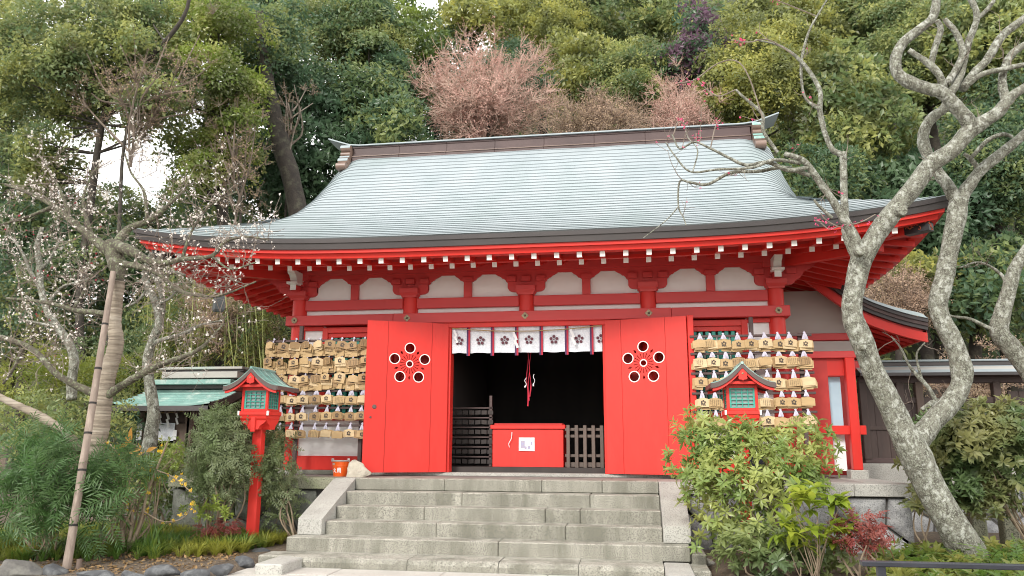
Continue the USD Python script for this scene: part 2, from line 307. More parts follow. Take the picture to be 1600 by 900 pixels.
L_DEEP = lm('deep_green_leaves', G3((0.074, 0.132, 0.072), (0.149, 0.237, 0.105), (0.347, 0.416, 0.153)), ncol=(0.127, 0.195, 0.097))
L_MID = lm('mid_green_leaves', G3((0.106, 0.161, 0.067), (0.217, 0.286, 0.101), (0.376, 0.420, 0.148)), ncol=(0.302, 0.348, 0.124))
L_YEL = lm('yellow_green_leaves', G3((0.176, 0.196, 0.055), (0.382, 0.384, 0.091), (0.646, 0.590, 0.149)), ncol=(0.495, 0.471, 0.120))
L_BRIGHT = lm('fresh_green_leaves', G3((0.121, 0.175, 0.033), (0.230, 0.312, 0.052), (0.378, 0.438, 0.078)), ncol=(0.270, 0.338, 0.058))
L_PURP = lm('purple_leaves', G3((0.135, 0.080, 0.112), (0.240, 0.138, 0.188), (0.360, 0.232, 0.300)), ncol=(0.180, 0.102, 0.150))
L_PIER = lm('pale_whorl_leaves', G3((0.212, 0.299, 0.085), (0.507, 0.551, 0.175), (0.700, 0.700, 0.458)), rough=.32, ncol=(0.454, 0.475, 0.149), nscale=2.2)
L_RHOD = lm('rhododendron_leaves', G3((0.112, 0.172, 0.067), (0.242, 0.299, 0.109), (0.503, 0.463, 0.202)), rough=.35, ncol=(0.317, 0.299, 0.118), nscale=2.0)
L_LIME = lm('lime_leaves', G3((.20, .28, .03), (.33, .38, .05), (.48, .50, .10)), rough=.33, ncol=(.36, .40, .05), nscale=3)
L_NAND = lm('nandina_leaves', G3((0.164, 0.220, 0.088), (0.320, 0.370, 0.143), (0.655, 0.610, 0.277)), rough=.4, ncol=(0.230, 0.269, 0.143), nscale=2.5)
L_REDN = lm('red_nandina_leaves', G3((.24, .050, .045), (.26, .19, .07), (.17, .25, .07)), rough=.4, ncol=(.30, .10, .075), nscale=6)
L_MAHO = lm('narrow_dark_leaves', G3((0.071, 0.150, 0.041), (0.158, 0.248, 0.066), (0.345, 0.397, 0.102)), rough=.38, ncol=(0.101, 0.168, 0.060), nscale=2)
L_GRASS = lm('grass_blades', G3((0.082, 0.159, 0.026), (0.180, 0.273, 0.042), (0.378, 0.389, 0.060)), rough=.45, ncol=(0.360, 0.338, 0.054), nscale=1.6)
L_COVER = lm('ground_cover_leaves', G3((0.088, 0.149, 0.026), (0.237, 0.276, 0.060), (0.425, 0.414, 0.120)), rough=.35, ncol=(0.250, 0.230, 0.060), nscale=3)
L_AZAL = lm('azalea_leaves', G3((0.130, 0.168, 0.026), (0.260, 0.282, 0.042), (0.390, 0.372, 0.060)), rough=.5, ncol=(0.286, 0.294, 0.042), nscale=1.4)
L_FERN = lm('fern_leaves', G3((0.091, 0.168, 0.036), (0.208, 0.300, 0.060), (0.390, 0.432, 0.120)), rough=.45, ncol=(0.182, 0.264, 0.060), nscale=3)
L_LITTER = lm('fallen_leaves', G3((.20, .12, .05), (.34, .22, .09), (.45, .33, .16)), rough=.8, trans=.05, ncol=(.26, .17, .075), nscale=4)
L_ORANGE = lm('orange_leaves', G3((.58, .30, .06), (.62, .34, .09), (.66, .40, .13)), rough=.5, ncol=(.60, .32, .08))
P_WHITE = lm('white_petals', G3((.80, .76, .70), (.84, .81, .74), (.88, .86, .80)), rough=.6, trans=.35, ncol=(.82, .76, .70), nscale=3)
P_PINK = lm('pink_petals', G3((.70, .07, .20), (.78, .13, .28), (.82, .25, .38)), rough=.6, trans=.3, ncol=(.74, .12, .25))
P_YEL = lm('yellow_petals', G3((.75, .50, .04), (.80, .58, .08), (.82, .66, .2)), rough=.5, trans=.3, ncol=(.78, .52, .06))

# ================================================================ ground and hill
def ground_z(x, y):
    x, y = np.asarray(x, float), np.asarray(y, float)
    slope = .12 + 1.12 * sm(-11.5, -5.0, x)
    up = np.maximum(y - 8.2, 0)
    hill = slope * (up - 1.2 * (1 - np.exp(-up / 1.2))) * (1 - .25 * sm(40, 90, y))
    p = np.stack([x * .35, y * .35, np.zeros_like(x)], -1)
    n = meshkit.fbm(p, 4, 5) - .5
    bed = -.80 + .05 * n * 2 - .06 * sm(-3.05, -3.5, y) * (1 - sm(-2.9, -2.5, x)) * sm(-3.0, -2.3, -np.abs(x + 3))
    return bed + 4.4 * sm(6.3, 13.5, y) * (1 - sm(-9.5, -5.5, x)) + hill + n * 1.6 * sm(9, 13, y)
ys = np.concatenate([np.linspace(-60, -12, 9)[:-1], np.linspace(-12, 8, 70)[:-1], np.linspace(8, 40, 70)[:-1], np.linspace(40, 140, 14)])
xs = np.concatenate([np.linspace(-120, -16, 14)[:-1], np.linspace(-16, 16, 110)[:-1], np.linspace(16, 120, 14)])
X, Y = np.meshgrid(xs, ys)
ZG = ground_z(X, Y)
inpave = (X > -2.75) & (X < 2.45) & (Y < -2.2); ZG = np.where(inpave, -.99, ZG)
far = Y > 7.5
mb = MB().grid(np.stack([X, Y, ZG], -1)[:ys.searchsorted(8.6) + 1]); top('ground', mb, SOIL, kind='structure', smooth=True)
mb = MB().grid(np.stack([X, Y, ZG], -1)[ys.searchsorted(8.6):]); top('hill', mb, HILL, kind='structure', smooth=True)

# paving in front of the steps
pav = thing('pavement', None, None, (0, 0, -.9), kind='structure')
part(pav, 'bedding', MB().box(-2.72, 2.42, -30, -2.7, -1.2, -.897), JOINT)
rng = np.random.default_rng(3)
yrow = -2.96
for r_, dep in enumerate((.46, .55, .62, .62, .62, .9, 1.2, 1.6, 2.2, 3.0)):
    x = -2.66 - rng.uniform(0, .3) * (r_ > 0); gap = .028 if r_ == 0 else .007
    while x < 2.36:
        w = rng.uniform(.95, 1.3); x1 = min(x + w, 2.36)
        if x1 - x > .25: part(pav, 'slab', MB().box(max(x, -2.66) + .004, x1 - .004, yrow - dep + gap, yrow, -.93, -.88 + rng.uniform(-.002, .002), .006), PAVE)
        x = x1
    yrow -= dep

# ================================================================ stone platform and steps
plat = thing('stone_platform', 'granite edged stone platform with rough stone walls carrying the red hall', 'platform', (0, 0, -.85))
part(plat, 'core', MB().box(-4.82, 4.82, -1.06, 6.8, -.95, -.010), FLOOR)
rng = np.random.default_rng(11)
# floor slabs of the verandah
x = -4.45
while x < 4.44:
    x1 = min(x + rng.uniform(.85, 1.1), 4.45)
    part(plat, 'floor_slab', MB().box(x + .002, x1 - .002, -.775, -.16, -.03, -.003, .002), FLOOR); x = x1
xe = [-4.9, -3.75, -2.46]
xe2 = [-2.16, -.93, .36, 1.14, 1.851]
xe3 = [2.15, 3.3, 4.2, 4.9]
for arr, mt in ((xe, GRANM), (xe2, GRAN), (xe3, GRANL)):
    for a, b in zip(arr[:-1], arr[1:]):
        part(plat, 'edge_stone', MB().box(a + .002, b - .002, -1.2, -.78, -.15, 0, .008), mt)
for x0, x1 in ((-2.458, -2.162), (1.853, 2.148)): part(plat, 'edge_stone', MB().box(x0, x1, -1.19, -.78, -.15, -.002, .006), GRANL)
for sx in (-1, 1):
    for a, b in ((-.776, .5), (.5, 1.8), (1.8, 3.2), (3.2, 4.6), (4.6, 6.0)):
        part(plat, 'edge_stone', MB().box(sx * 4.9, sx * 4.45, a + .002, b - .002, -.15, 0, .008), GRANL)

def stone_field(parent, x0, x1, z0, z1, y, nx, nz, seed, mat, ax=(1, 0, 0), o=None, nrm=(0, -1, 0), bulge=.05):
    """Rough-faced wall stones with recessed joints, each a part."""
    rng = np.random.default_rng(seed); pts = []
    for j in range(nz):
        for i in range(nx):
            pts.append((x0 + (i + .5 + .5 * (j % 2) + rng.uniform(-.22, .22)) * (x1 - x0) / nx, z0 + (j + .5 + rng.uniform(-.2, .2)) * (z1 - z0) / nz))
    pts = np.array(pts); W, H = x1 - x0, z1 - z0
    ext = np.vstack([pts, pts * [-1, 1] + [2 * x0, 0], pts * [-1, 1] + [2 * x1, 0], pts * [1, -1] + [0, 2 * z0], pts * [1, -1] + [0, 2 * z1]])
    vo = Voronoi(ext); R = sbox(x0, z0, x1, z1)
    ax, nrm = np.array(ax, float), np.array(nrm, float); o = np.array([0, y, 0.0] if o is None else o, float)
    for k in range(len(pts)):
        reg = vo.regions[vo.point_region[k]]
        if -1 in reg or not reg: continue
        g = Polygon(vo.vertices[reg]).intersection(R).buffer(-.016).buffer(-.012).buffer(.012)
        if g.is_empty or g.area < .004 or g.geom_type != 'Polygon': continue
        ring = np.array(g.exterior.segmentize(.07).coords)[:-1]
        bx = g.bounds; gx, gz = np.meshgrid(np.arange(bx[0], bx[2], .055), np.arange(bx[1], bx[3], .055))
        inner = np.array([q for q in np.c_[gx.ravel() + rng.uniform(-.012, .012, gx.size), gz.ravel() + rng.uniform(-.012, .012, gx.size)] if g.buffer(-.02).contains(Point(q))]).reshape(-1, 2)
        P2 = np.vstack([ring, inner]); tri = Delaunay(P2).simplices
        tri = np.array([t for t in tri if g.buffer(.002).contains(Point(P2[t].mean(0)))])
        dist = np.array([g.exterior.distance(Point(q)) for q in P2])
        hgt = bulge * (1 - np.exp(-dist / .03)) * (.7 + .3) + bulge * 1.3 * (meshkit.fbm(np.c_[P2 * 7, np.full(len(P2), k + seed)], 3, seed) - .5) * np.clip(dist / .03, 0, 1)
        V = o + P2[:, :1] * ax + P2[:, 1:] * np.array([0, 0, 1.0]) + hgt[:, None] * nrm
        nrg = len(ring); Vb = o + ring[:, :1] * ax + ring[:, 1:] * np.array([0, 0, 1.0]) - .04 * nrm
        i = np.arange(nrg); sk = np.stack([i, (i + 1) % nrg, len(V) + (i + 1) % nrg, len(V) + i], 1)
        part(parent, 'wall_stone', MB().add(np.vstack([V, Vb]), np.vstack([tri, sk[:, [0, 1, 2]], sk[:, [0, 2, 3]]])), mat, smooth=50)
part(plat, 'joint_backing', MB().box(-4.8, 4.8, -1.085, -1.04, -1.0, -.15).box(4.74, 4.80, -1.085, 6.0, -1.0, -.15), JOINT)
stone_field(plat, -4.86, -2.40, -.95, -.155, -1.13, 4, 2, 21, ROUGHSTG)
stone_field(plat, 2.02, 4.87, -.95, -.155, -1.13, 5, 2, 25, ROUGHST)
stone_field(plat, -1.1, 3.0, -.95, -.155, 0, 6, 2, 27, ROUGHST, ax=(0, 1, 0), o=(4.83, 0, 0), nrm=(1, 0, 0))

T_, R_ = .327, .154
SL, SR, YP = -2.159, 1.851, -1.20
steps = thing('stone_steps', 'broad flight of speckled granite steps rising to the open red doors', 'steps', (0, -2.2, -.88))
rng = np.random.default_rng(5)
part(steps, 'step_core', MB().box(SL + .03, SR - .03, -2.40, -1.21, -1.0, -.68).box(SL + .03, SR - .03, -2.08, -1.21, -.68, -.52).box(SL + .03, SR - .03, -1.74, -1.21, -.52, -.36), JOINT)
cuts = {1: (-.62, 1.0), 2: (-1.02, .48, .9), 3: (-.78, .75), 4: (.02,), 5: (-.9, .1, .95)}
for k in range(1, 6):
    yf, zt = YP - k * T_, -k * R_
    xl, xr = (SL, SR) if k < 4 else ((-2.50, 2.128) if k == 4 else (-2.24, 1.83))
    yb = yf + T_ + .05
    if k == 5: yf, zt = -2.955, -.772
    xsq = [xl, *cuts[k], xr]
    st = thing_path = numbered(steps + '/step'); UsdGeom.Xform.Define(stage, st)
    for a, b in zip(xsq[:-1], xsq[1:]):
        y0, y1, z0, z1 = yf + rng.uniform(-.003, .003), yb, (zt - R_ - .012 if k < 5 else -.93), zt + rng.uniform(-.0015, .0015)
        if k < 5: mb = MB().box(a + .0025, b - .0025, y0, y1, z0, z1, .009)
        else:                              # rough-hewn riser
            nx = int((b - a) / .05); gx = np.linspace(a + .003, b - .003, nx + 1); pr = [(y1, z1), (y0 + .05, z1), (y0 + .012, z1 - .012), (y0 - .005, z1 - .05), (y0, z0)]
            P3 = np.array([[(x, yy, zz) for yy, zz in pr] for x in gx]); q = P3.reshape(-1, 3)
            dsp = (meshkit.fbm(q * 9, 3, 4) - .5) * .06; dsp = dsp.reshape(P3.shape[:2]) * np.array([0, .25, 1, 1, .6]); P3[..., 1] += dsp; mb = MB().grid(P3, flip=True)
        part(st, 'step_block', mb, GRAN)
for x0, x1, mt, nm in ((-2.462, -2.162, GRANL, 'left'), (1.854, 2.152, GRANL, 'right')):
    pr = Polygon([(-1.202, -.004), (-2.29, -.432), (-2.29, -.613), (-1.202, -.613)]).buffer(-.008).buffer(.008, quad_segs=2)
    part(steps, 'sloping_cheek', MB().prism(pr, (x0, 0, 0), (0, 1, 0), (0, 0, 1), x1 - x0), mt, smooth=25)
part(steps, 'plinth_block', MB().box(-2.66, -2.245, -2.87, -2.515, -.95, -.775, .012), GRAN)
part(steps, 'end_block', MB().box(-2.40, -2.095, -3.46, -2.83, -.93, -.776, .014), GRANL)
part(steps, 'end_block', MB().box(1.835, 2.11, -3.5, -2.62, -.93, -.770, .012), GRANL)
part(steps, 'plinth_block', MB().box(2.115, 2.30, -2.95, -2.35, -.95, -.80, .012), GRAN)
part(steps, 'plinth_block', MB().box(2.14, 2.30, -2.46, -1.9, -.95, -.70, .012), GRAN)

# ================================================================ the red hall
hall = thing('shrine_hall', 'vermilion shrine hall with a sweeping pale copper roof at the top of the granite steps', 'shrine hall', (0, 2.73, 0))
A_, B_ = 3.77, 2.73
def sori(u): return .26 * np.abs(u) ** 4
def eave_ring(name, prof, mat, nseg=30, smooth=False, sides=(0, 1, 2, 3)):
    prof = np.asarray(prof, float); u = np.linspace(-1, 1, nseg + 1)
    pc = np.vstack([prof, prof[:1]])
    for s in sides:
        H = (A_, B_, A_, B_)[s]
        a = u[:, None] * (H + pc[None, :, 0]); d = np.broadcast_to(pc[None, :, 0], a.shape); z = pc[None, :, 1] + sori(u)[:, None] * np.clip(pc[None, :, 0] / 1.6, 0, 1.06) + 0 * a
        P = {0: np.stack([a, -d, z], -1), 1: np.stack([A_ + d, 2.73 + a, z], -1), 2: np.stack([-a, 5.46 + d, z], -1), 3: np.stack([-A_ - d, 2.73 - a, z], -1)}[s]
        mb = MB().grid(P); part(hall, name, mb, mat, smooth=smooth)
roof = numbered(hall + '/roof'); UsdGeom.Xform.Define(stage, roof)
def zr(s): return 3.205 + .43 * s + .0585 * s * s
def roof_pt(x, s, W):
    u = np.abs(x) / 5.47
    z = zr(s) + sori(u) * np.maximum(0, 1 - s / 3.0) ** .8
    z = z - .30 * np.clip((np.abs(x) - 3.62) / .58, 0, 1) ** 2 * sm(1.15, 2.2, s) - .05 * np.clip((np.abs(x) - 3.62) / .58, 0, 1) ** 2
    return z + .05 * np.clip((np.abs(x) - 3.62) / .58, 0, 1) ** 2 * (1 - sm(.9, 1.25, s))
NC = 33; S_top = 4.36
sb = np.linspace(0, S_top, NC + 1)
def Wd(s): return np.where(s < 1.27, 5.47 - s, 4.2)
tt = np.linspace(-1, 1, 61); tt = np.sign(tt) * (1 - (1 - np.abs(tt)) ** 1.35)
courses = MB(); lips = MB()
for back in (0, 1):
    for k in range(NC):
        s0, s1 = sb[k], sb[k + 1] + .03
        def row(s, dz):
            x = tt * float(Wd(s)); z = roof_pt(x, s, 0) + dz; jit = (meshkit.noise(np.stack([x * 1.3 + 31 * back, 0 * x + 7.7 * round(s / .132), 0 * x], -1), 9) - .5) * .030; y = -1.70 + s + (jit if 0 < s < 4.2 else 0 * x)
            return np.stack([x, y if not back else 5.46 - y, z], -1)
        P = np.stack([row(s0 - .004, .015), row(s1, .000)]); courses.grid(P, flip=bool(back))
        if not back: lips.grid(np.stack([row(s0 + .018, -.016), row(s0 - .004, .015)]), flip=bool(back))
for side in (-1, 1):                      # the two hipped ends below the gables
    for k in range(11):
        s0, s1 = sb[k], sb[k + 1] + .03
        def row(s, dz):
            a = np.linspace(-1, 1, 41) * (B_ + 1.70 - s); u = np.abs(a) / (B_ + 1.70)
            z = zr(s) + sori(u) * np.maximum(0, 1 - s / 3.0) ** .8 + dz
            return np.stack([side * (5.47 - s) + 0 * a, 2.73 + a, z], -1)
        courses.grid(np.stack([row(s0 - .004, .020), row(s1, .0)]), flip=side < 0); lips.grid(np.stack([row(s0 + .022, -.022), row(s0 - .004, .020)]), flip=side < 0)
part(roof, 'copper_course', courses, COPPER, kind='stuff')
LIP = pm('copper_lip_shade', (.185, .21, .215), (.155, .18, .185), 6, rough=.6)  # shadow line under each course put into the colour: darker copper
part(roof, 'course_lip', lips, LIP, kind='stuff')
for side in (-1, 1):                      # verge boards and gable walls
    ss = np.linspace(1.2, S_top, 24); e = []
    for s in ss:
        z = float(roof_pt(np.array(4.2), s, 0)); e.append([(side * 4.2, -1.7 + s, z + .01), (side * 4.2, -1.7 + s, z - .13), (side * 4.07, -1.7 + s, z - .13)])
    for back in (0, 1):
        P = np.array(e)
        if back: P[..., 1] = 5.46 - P[..., 1]
        part(roof, 'verge_board', MB().grid(P), FASCIA, smooth=40)
    poly = [(-.2, 3.95)] + [(-1.7 + s, float(zr(s)) - .16) for s in ss if s > 1.45] ; poly = poly + [(5.46 - y, z) for y, z in poly[::-1]]
    part(roof, 'gable_wall', MB().prism(Polygon(poly), (side * 3.9, 0, 0), (0, 1, 0), (0, 0, 1), .05), REDD)
# ridge: stacked copper-clad boxes with a pale cap and scrolled end ornaments
rid = numbered(roof + '/ridge'); UsdGeom.Xform.Define(stage, rid) if False else None
def ridge_layer(name, hw, z0, z1, mt, x=3.84):
    nb = 9; xx = np.linspace(-x, x, nb)
    for a, b in zip(xx[:-1], xx[1:]): part(roof, name, MB().box(a + .0012, b - .0012, 2.73 - hw, 2.73 + hw, z0, z1, .004), mt)
ridge_layer('ridge_base', .31, 5.90, 6.035, COPPERB); ridge_layer('ridge_strip', .325, 6.037, 6.052, COPPERT)
ridge_layer('ridge_panel', .27, 6.054, 6.112, COPPERB); ridge_layer('ridge_panel', .245, 6.114, 6.25, COPPERB)
ridge_layer('ridge_strip', .26, 6.238, 6.272, COPPERB, 3.86)
xx = np.linspace(-4.36, 4.36, 41); zz = 6.285 + .20 * sm(3.75, 4.55, np.abs(xx))
cap = [(-.30, -.008), (-.295, .018), (-.10, .055), (.10, .055), (.295, .018), (.30, -.008), (0, -.02)]
P = np.array([[(x, 2.73 + a, z + b) for a, b in cap + cap[:1]] for x, z in zip(xx, zz)])
part(roof, 'ridge_cap', MB().grid(P, flip=True).add(P[0][:-1], [[0, 1, 2], [0, 2, 3], [0, 3, 4], [0, 4, 5], [0, 5, 6]]).add(P[-1][:-1], [[0, 1, 2], [0, 2, 3], [0, 3, 4], [0, 4, 5], [0, 5, 6]]), COPPERG if False else COPPER, smooth=30)
for side in (-1, 1):
    sh = sbox(2.40, 5.80, 2.73, 6.36)
    for cy, cz, r in ((2.41, 6.29, .085), (2.40, 6.145, .062), (2.36, 6.05, .045), (2.31, 5.93, .085), (2.20, 5.775, .085)): sh = sh.union(Point(cy, cz).buffer(r, quad_segs=6))
    sh = sh.union(Polygon([(2.2, 5.70), (2.73, 5.70), (2.73, 6.0), (2.3, 5.95)])).buffer(-.008).buffer(.008)
    sh = sh.union(affinity.scale(sh, -1, 1, origin=(2.73, 0)))
    sh = affinity.scale(sh, 1, .85, origin=(2.73, 5.72))
    x0 = 3.86 if side > 0 else -4.05
    part(roof, 'ridge_end', MB().prism(sh, (x0, 0, 0), (0, 1, 0), (0, 0, 1), .19), COPPERT, smooth=35)
    up = Polygon([(2.44, 6.30), (2.42, 6.37), (2.33, 6.36), (2.32, 6.25)])
    for cy, cz, r in ((2.41, 6.29, .09), (2.36, 6.05, .049), (2.31, 5.93, .09)):
        arc = [(cy + r * math.cos(a), cz + r * math.sin(a)) for a in np.linspace(PI * .35, PI * 1.02, 9)]
        part(roof, 'ridge_end_flashing', MB().grid([[(x0 - .006, q[0], 5.72 + (q[1] - 5.72) * .85), (x0 + .196, q[0], 5.72 + (q[1] - 5.72) * .85)] for q in arc]), COPPERG if side > 0 else COPPER, smooth=True)

# eaves: fascia, red boards, soffits, rafters with white ends
eave_ring('eave_fascia', [(1.66, 3.198), (1.71, 3.198), (1.70, 3.14), (1.655, 3.137)], FASCIA)
eave_ring('eave_fascia', [(1.64, 3.139), (1.685, 3.139), (1.665, 3.058), (1.62, 3.055)], FASCIA)
eave_ring('eave_fascia', [(1.60, 3.19), (1.655, 3.19), (1.64, 3.075), (1.60, 3.07)], FASCIA)
eave_ring('eave_board', [(1.50, 3.058), (1.635, 3.056), (1.630, 3.012), (1.50, 3.012)], RED)
eave_ring('eave_board', [(1.42, 3.014), (1.585, 3.011), (1.565, 2.952), (1.42, 2.956)], RED)
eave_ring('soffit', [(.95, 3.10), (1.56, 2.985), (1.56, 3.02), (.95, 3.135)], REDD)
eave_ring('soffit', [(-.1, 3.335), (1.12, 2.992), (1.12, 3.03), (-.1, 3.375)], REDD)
eave_ring('rafter_board', [(1.03, 2.955), (1.125, 2.948), (1.115, 3.012), (1.03, 3.045)], RED)
eave_ring('wall_purlin', [(-.10, 3.06), (.10, 3.06), (.10, 3.24), (-.10, 3.30)], REDB)
def rafters(d_out, d_in, zc_out, slope, white_z):
    for s in range(4):
        H, O = ((A_, B_, A_, B_)[s], (A_, B_, A_, B_)[s] + 1.0)
        n = int((H + d_out - .15) / .303); 
        for k in range(-n, n + 1):
            a = k * .303; din = max(d_in, abs(a) - H + .03)
            if d_out - din < .08: continue
            if s == 2 and False: continue
            f = lambda d: np.array({0: (a, -d), 1: (A_ + d, 2.73 + a), 2: (-a, 5.46 + d), 3: (-A_ - d, 2.73 - a)}[s])
            sz = float(sori(a / (H + d_out)))
            p = np.array([*f(d_out), zc_out + sz * d_out / 1.6]); q = np.array([*f(din), zc_out + slope * (d_out - din) + sz * din / 1.6])
            rp = part(hall, 'rafter', MB().beam(p, q, .066, .070), RED)
            o = (p - q) / np.linalg.norm(p - q)
            if s == 0: part(rp, 'rafter_end', MB().beam(p + o * .0, p + o * .005, .068, .072), WHITE)
rafters(1.50, .98, 2.922, .20, 0); rafters(1.10, .0, 2.916, .285, 0)
for sx in (-1, 1):                        # corner rafters with black metal tips
    for sy in (0, 1):
        y_ = lambda d: -d if sy == 0 else 5.46 + d
        p, q = np.array([sx * (A_ + 1.50), y_(1.50), 3.155]), np.array([sx * A_, y_(0), 3.16])
        hp = part(hall, 'hip_rafter', MB().beam(q, p, .12, .15, .008), RED)
        o = (p - q) / np.linalg.norm(p - q); w = np.cross(o, [0, 0, 1.0])
        part(hp, 'metal_tip', MB().beam(p - o * .30, p + o * .008, .126, .157, .004), BLACKM)
        sc = MB(); rg = np.random.default_rng(4)
        for s2 in (-1, 1):
            for j in range(7):
                c = p - o * (.03 + .038 * j) + w * s2 * .0645 + np.array([0, 0, rg.uniform(-.045, .045)])
                t = np.linspace(0, 4.2, 7) + rg.uniform(0, 6); sc.tube(c + np.outer(np.cos(t), o) * .017 + np.outer(np.sin(t), [0, 0, 1.0]) * .017, .006, 4)
        for j in range(4):
            c = p + o * .010 + w * rg.uniform(-.04, .04) + np.array([0, 0, -.05 + .033 * j]); t = np.linspace(0, 4.2, 7) + rg.uniform(0, 6)
            sc.tube(c + np.outer(np.cos(t), w) * .016 + np.outer(np.sin(t), [0, 0, 1.0]) * .013, .006, 4)
        part(hp, 'tip_scrollwork', sc, pm('tip_vermilion', (.55, .12, .05), (.48, .09, .04), 10, rough=.4) if 'tip_vermilion' not in MT else MT['tip_vermilion'])
        p2, q2 = np.array([sx * (A_ + 1.05), y_(1.05), 3.0]), np.array([sx * A_, y_(0), 3.06])
        part(hall, 'hip_rafter', MB().beam(q2, p2, .12, .11, .006), RED)

# walls: pillars, beams, plaster
for x in (-3.64, -1.82, 1.82, 3.64):
    pl = part(hall, 'pillar', MB().lathe((x, 0, 0), [(.115, .05), (.115, 2.74)], 24), RED, smooth=40)
    part(hall, 'pillar_base', MB().lathe((x, 0, 0), [(.0, .052), (.15, .052), (.165, .035), (.165, -.01)], 24), GRANL, smooth=30)
part(hall, 'pillar', MB().lathe((0, 0, 0), [(.115, 2.30), (.115, 2.74)], 24), RED, smooth=40)
for y in (1.82, 3.64, 5.46):
    for x in (-3.64, 3.64): part(hall, 'pillar', MB().lathe((x, y, 0), [(.115, .0), (.115, 3.05)], 16), RED, smooth=40)
for sx in (-1, 1):
    part(hall, 'side_wall', MB().box(sx * 3.62, sx * 3.66, .08, 5.4, .0, 3.1), PLASTER)
    part(hall, 'beam', MB().box(sx * 3.56, sx * 3.72, .11, 5.35, 2.505, 2.665, .006), REDB)
    part(hall, 'beam', MB().box(sx * 3.64, sx * 3.80, -.0, 5.6, 2.255, 2.41, .006), REDB)
    part(hall, 'beam', MB().box(sx * 3.56, sx * 3.72, .11, 5.35, .0, .26, .006), REDB)
for sx in (-1, 1): part(hall, 'corner_block', MB().box(sx * 3.48, sx * 3.78, -.095, .30, 2.99, 3.30), REDB); part(hall, 'corner_block', MB().box(sx * 3.53, sx * 3.70, .062, .30, 2.66, 2.99), REDB)
for sx in (-1, 1): part(hall, 'corner_block', MB().box(sx * 3.70, sx * 4.02, .062, .30, 2.87, 3.09), REDB)
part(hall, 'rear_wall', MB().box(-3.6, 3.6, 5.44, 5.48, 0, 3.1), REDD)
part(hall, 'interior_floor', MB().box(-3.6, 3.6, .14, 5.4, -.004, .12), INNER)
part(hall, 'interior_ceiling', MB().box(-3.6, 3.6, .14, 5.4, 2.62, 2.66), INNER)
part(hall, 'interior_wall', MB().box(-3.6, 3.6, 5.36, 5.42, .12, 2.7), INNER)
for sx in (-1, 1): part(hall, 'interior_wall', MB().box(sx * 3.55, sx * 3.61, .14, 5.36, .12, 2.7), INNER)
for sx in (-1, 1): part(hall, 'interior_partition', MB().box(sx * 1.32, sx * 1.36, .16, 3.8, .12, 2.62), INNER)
part(hall, 'upper_wall_panel', MB().box(-3.62, 3.62, .02, .06, 2.26, 3.10), PLASTER)
# lower beam with metal studs
for a, b, yy in ((-3.79, -2.045, -.172), (-2.041, 2.141, -.180), (2.145, 3.80, -.172)):
    part(hall, 'lower_beam', MB().box(a, b, yy, .1, 2.256, 2.412, .006), REDB)
for x in (-3.64, -1.82, 0, 1.82, 3.64):
    sh = unary_union([Point(.024 * math.cos(a), .024 * math.sin(a)).buffer(.024, quad_segs=4) for a in np.arange(4) * PI / 2] + [sbox(-.036, -.036, .036, .036) if abs(x) > 3 else affinity.rotate(sbox(-.038, -.038, .038, .038), 45)])
    st = part(hall, 'metal_stud', MB().prism(sh, (x, -.180, 2.337), (1, 0, 0), (0, 0, 1), .010), BRASS)
    part(st, 'stud_centre', MB().lathe((0, 0, 0), [(.0, .012), (.012, .008), (.017, 0)], 10) if False else MB().tube([(x, -.188, 2.337), (x, -.203, 2.337)], [.019, .010], 10), pm('stud_dark', (.10, .085, .06), rough=.4, metallic=.5) if 'stud_dark' not in MT else MT['stud_dark'])
PX = (-3.64, -1.82, 0, 1.82, 3.64)
for i in range(4):
    a, b = PX[i] + .112, PX[i + 1] - .112; c = (PX[i] + PX[i + 1]) / 2
    part(hall, 'upper_beam', MB().box(a, b, -.06, .06, 2.506, 2.664, .006), REDB)
    hole = [(.13, 2.666), (.857, 2.666), (.853, 2.80), (.862, 2.885), (.838, 2.915), (.812, 2.928), (.79, 2.932), (.776, 2.955), (.745, 2.978), (.722, 2.99), (.69, 3.02), (.485, 3.02), (.452, 2.998), (.43, 2.985),
            (.40, 2.972), (.372, 2.945), (.35, 2.94), (.325, 2.92), (.31, 2.89), (.285, 2.875), (.285, 2.79), (.262, 2.752), (.23, 2.735), (.15, 2.725), (.15, 2.705), (.13, 2.69)]
    bd = sbox(PX[i], 2.60, PX[i + 1], 3.10)
    bd = bd.difference(Polygon([(PX[i] + x, z) for x, z in hole])).difference(Polygon([(PX[i + 1] - x, z) for x, z in hole]))
    part(hall, 'cusped_panel', MB().prism(bd, (0, .0, 0), (1, 0, 0), (0, 0, 1), .035), REDB)
    part(hall, 'strut', MB().box(c - .062, c + .062, -.045, .02, 2.665, 2.915, .004), REDB)
    part(hall, 'strut_block', MB().box(c - .085, c + .085, -.06, .03, 2.915, 2.985, .005), REDB)
